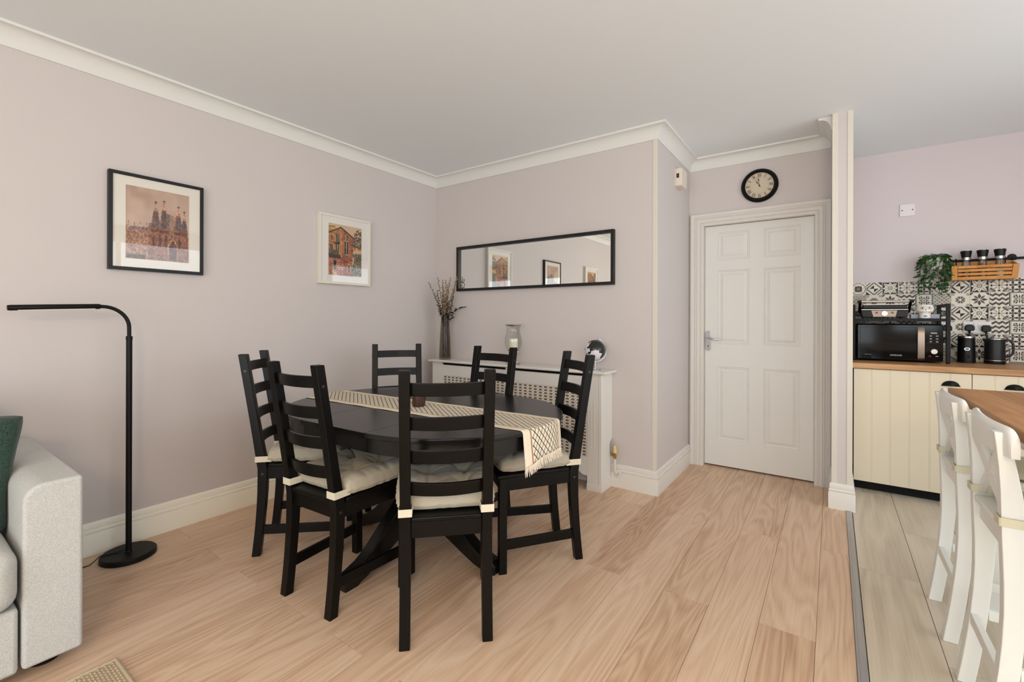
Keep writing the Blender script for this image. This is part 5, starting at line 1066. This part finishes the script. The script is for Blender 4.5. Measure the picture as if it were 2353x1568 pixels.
# ------------------------------------------------------------ island and bar stools
M_oaki = wood('oiled_oak_table', (126, 80, 38), (170, 116, 62), (190, 138, 84), rough=.4, axis='Y', scale=1.2, ring=3, rnd=.2)
M_white = mat('white_satin_lacquer', (240, 240, 234), .32)
t = thing('breakfast_bar', 'oak topped breakfast bar on a white base beside the bar stools', 'table', (0, 0, 0))
nb = 7
for k in range(nb):
    xx0, xx1 = 3.488 + k * .832 / nb, 3.488 + (k + 1) * .832 / nb
    MB().box(xx0 + .0001, xx1 - .0001, -2.15, -.33, .868, .90).build('stave', M_oaki, t, bevel=.0004, seg=1)
MB().box(3.56, 4.28, -2.10, -.40, .79, .867).build('apron', M_white, t, bevel=.003)
for x in (3.60, 4.24):
    for y in (-2.05, -.45): MB().box(x - .035, x + .035, y - .035, y + .035, 0.0015, .79).build('leg', M_white, t, bevel=.004)
def st_x(z): # rear post centre line, foot and top kicked back
    return .045 * (1 - ((z - .5) / .486) ** 2) if z > .5 else .045 * (1 - ((.5 - z) / .5) ** 1.8)
def bar_stool(label, loc):
    t = thing('bar_stool', label, 'stool', loc, 0, 'white bar stools at the breakfast bar')
    zs = [.001, .08, .16, .24, .32, .40, .48, .56, .62, .68, .74, .80, .86, .894]
    for s in (-1, 1):
        V = []; F_ = []
        for z in zs:
            hw = .019 - .003 * max(0, (z - .6) / .3); hd = .021 + .006 * math.exp(-((z - .58) / .16) ** 2) - .007 * max(0, (z - .65) / .25); x = st_x(z); y = s * .155
            V += [(x - hd, y - hw, z), (x + hd, y - hw, z), (x + hd, y + hw, z), (x - hd, y + hw, z)]
        for i in range(len(zs) - 1):
            for j in range(4): F_.append((i * 4 + j, i * 4 + (j + 1) % 4, (i + 1) * 4 + (j + 1) % 4, (i + 1) * 4 + j))
        n = len(zs) - 1; F_ += [(3, 2, 1, 0), (n * 4, n * 4 + 1, n * 4 + 2, n * 4 + 3)]
        MB().add(V, F_).build('rear_leg', M_white, t, bevel=.003, ang=45, smooth=True)
        MB().prism([(-.018, -.018), (.018, -.018), (.018, .018), (-.018, .018)], .001, .612, 'z').build('front_leg', M_white, t, bevel=.003, loc=(.375, s * .168, 0))
        MB().bar((.055, s * .156, .24), (.36, s * .167, .24), .018, .034).build('side_stretcher', M_white, t, bevel=.002)
        MB().bar((.065, s * .157, .588), (.36, s * .168, .588), .019, .05).build('side_rail', M_white, t, bevel=.002)
    MB().box(.032, .050, -.137, .137, .556, .612).build('rear_rail', M_white, t, bevel=.002)
    MB().box(.366, .384, -.15, .15, .556, .612).build('front_rail', M_white, t, bevel=.002)
    MB().box(.366, .384, -.15, .15, .155, .190).build('footrest', M_white, t, bevel=.003)
    MB().box(.010, .028, -.137, .137, .205, .240).build('rear_stretcher', M_white, t, bevel=.002)
    MB().prism([(.018, -.135), (.07, -.135), (.07, -.165), (.41, -.195), (.41, .195), (.07, .165), (.07, .135), (.018, .135)], .6125, .632, 'z').build('seat', M_white, t, bevel=.005, seg=3)
    # top rail: wraps the post tops, bowed backwards
    N = 24; V = []; F_ = []
    prof = [(-.011, .832), (-.012, .87), (-.011, .898), (-.007, .908), (0, .912), (.007, .908), (.011, .898), (.012, .87), (.011, .832)]
    for i in range(N + 1):
        s = math.sin((i / N - .5) * math.pi); y = s * .205; bx = .015 + .020 * s * s; q = max(0, (abs(s) - .80) / .20); dz = .036 * (1 - math.sqrt(max(0, 1 - q * q)))
        for a, z in prof: V.append((bx + a * (1 - .25 * q ** 6), y, z - dz * (z - .832) / .08))
    m = len(prof)
    for i in range(N):
        for j in range(m): F_.append((i * m + j, i * m + (j + 1) % m, (i + 1) * m + (j + 1) % m, (i + 1) * m + j))
    F_ += [tuple(range(m - 1, -1, -1)), tuple(N * m + j for j in range(m))]
    MB().add(V, F_).build('top_rail', M_white, t, smooth=True, ang=50)
    for s in (-1, 1): MB().bar((st_x(.66) - .002, -s * .137, .655), (st_x(.84) - .002, s * .137, .842), .014, .034, up=(0, s * .6, 1)).build('cross_bar', M_white, t, bevel=.002)
    return t
b0 = bar_stool('white cross-back bar stool farther from the camera, nearest the cream units', (3.428, -.611, 0))
dup(b0, (3.430, -1.150, 0), 0, 'white cross-back bar stool nearest the camera at the right edge')
M_str = mat('cream_elastic_strap', (222, 216, 188), .8)
M_spad = mat('cream_seat_pad_cotton', (226, 216, 190), .9)
def stool_pad(label, loc):
    t = thing('stool_pad', label, 'cushion', loc, 0, 'cream pads strapped to the bar stools')
    def f(sg):
        def g(a, b):
            x, y = a * 2 - 1, b * 2 - 1; k = max(0, 1 - x ** 6) ** .4 * max(0, 1 - y ** 6) ** .4; return (.235 + x * .165, y * .17, .648 + (.014 if sg > 0 else -.015) * k)
        return g
    MB().grid(20, 20, f(1)).grid(20, 20, f(-1), True).build('pad', M_spad, t, smooth=True, weld=True, ang=70)
    for s in (-1, 1):
        c = s * .155; z0, z1 = .640, .664; xr = st_x(.65)
        MB().box(xr - .0315, xr - .029, c - .024, c + .024, z0, z1).box(xr - .029, xr + .05, c - .0245, c - .022, z0, z1).box(xr - .029, xr + .05, c + .022, c + .0245, z0, z1).build('strap', M_str, t, bevel=.001)
    return t
p0 = stool_pad('cream pad strapped to the farther white bar stool', (3.428, -.611, 0)); dup(p0, (3.430, -1.150, 0), 0, 'cream pad strapped to the nearest white bar stool')
# ------------------------------------------------------------ pendant light (behind the camera)
t = thing('pendant_light', 'black cluster pendant with bare warm filament bulbs on the ceiling', 'lamp', (3.7, -4.2, 0))
MB().lathe([(1e-4, ZC - .025), (.07, ZC - .025), (.075, ZC - .0005), (1e-4, ZC - .0005)], 28).build('ceiling_rose', M_blackm, t, smooth=True)
M_bulb = mat('lit_filament_bulb', (255, 214, 160), .2, emit=(1.0, .74, .46, 1), estr=40)
for k in range(5):
    a = 2 * math.pi * k / 5; x, y, z = .22 * math.cos(a), .22 * math.sin(a), 2.12 + .03 * (k % 2)
    MB().tube([(0, 0, ZC - .02), (x * .3, y * .3, ZC - .06), (x, y, z + .15), (x, y, z + .10)], .003, 6).build('flex', M_blackp, t, smooth=True)
    MB().cyl((x, y, z + .05), .018, .055, 16).build('lamp_holder', M_blackm, t, smooth=True)
    MB().lathe([(1e-4, -.062), (.018, -.055), (.03, -.03), (.03, -.01), (.018, .03), (.013, .05), (1e-4, .05)], 18, (x, y, z)).build('bulb', M_bulb, t, smooth=True)
    l = bpy.data.lights.new('bulb_glow', 'POINT'); l.energy = 13; l.color = (1.0, .72, .46); l.shadow_soft_size = .05
    lo_ = bpy.data.objects.new('bulb_glow', l); col.objects.link(lo_); lo_.location = (3.7 + x, -4.2 + y, z - .085)
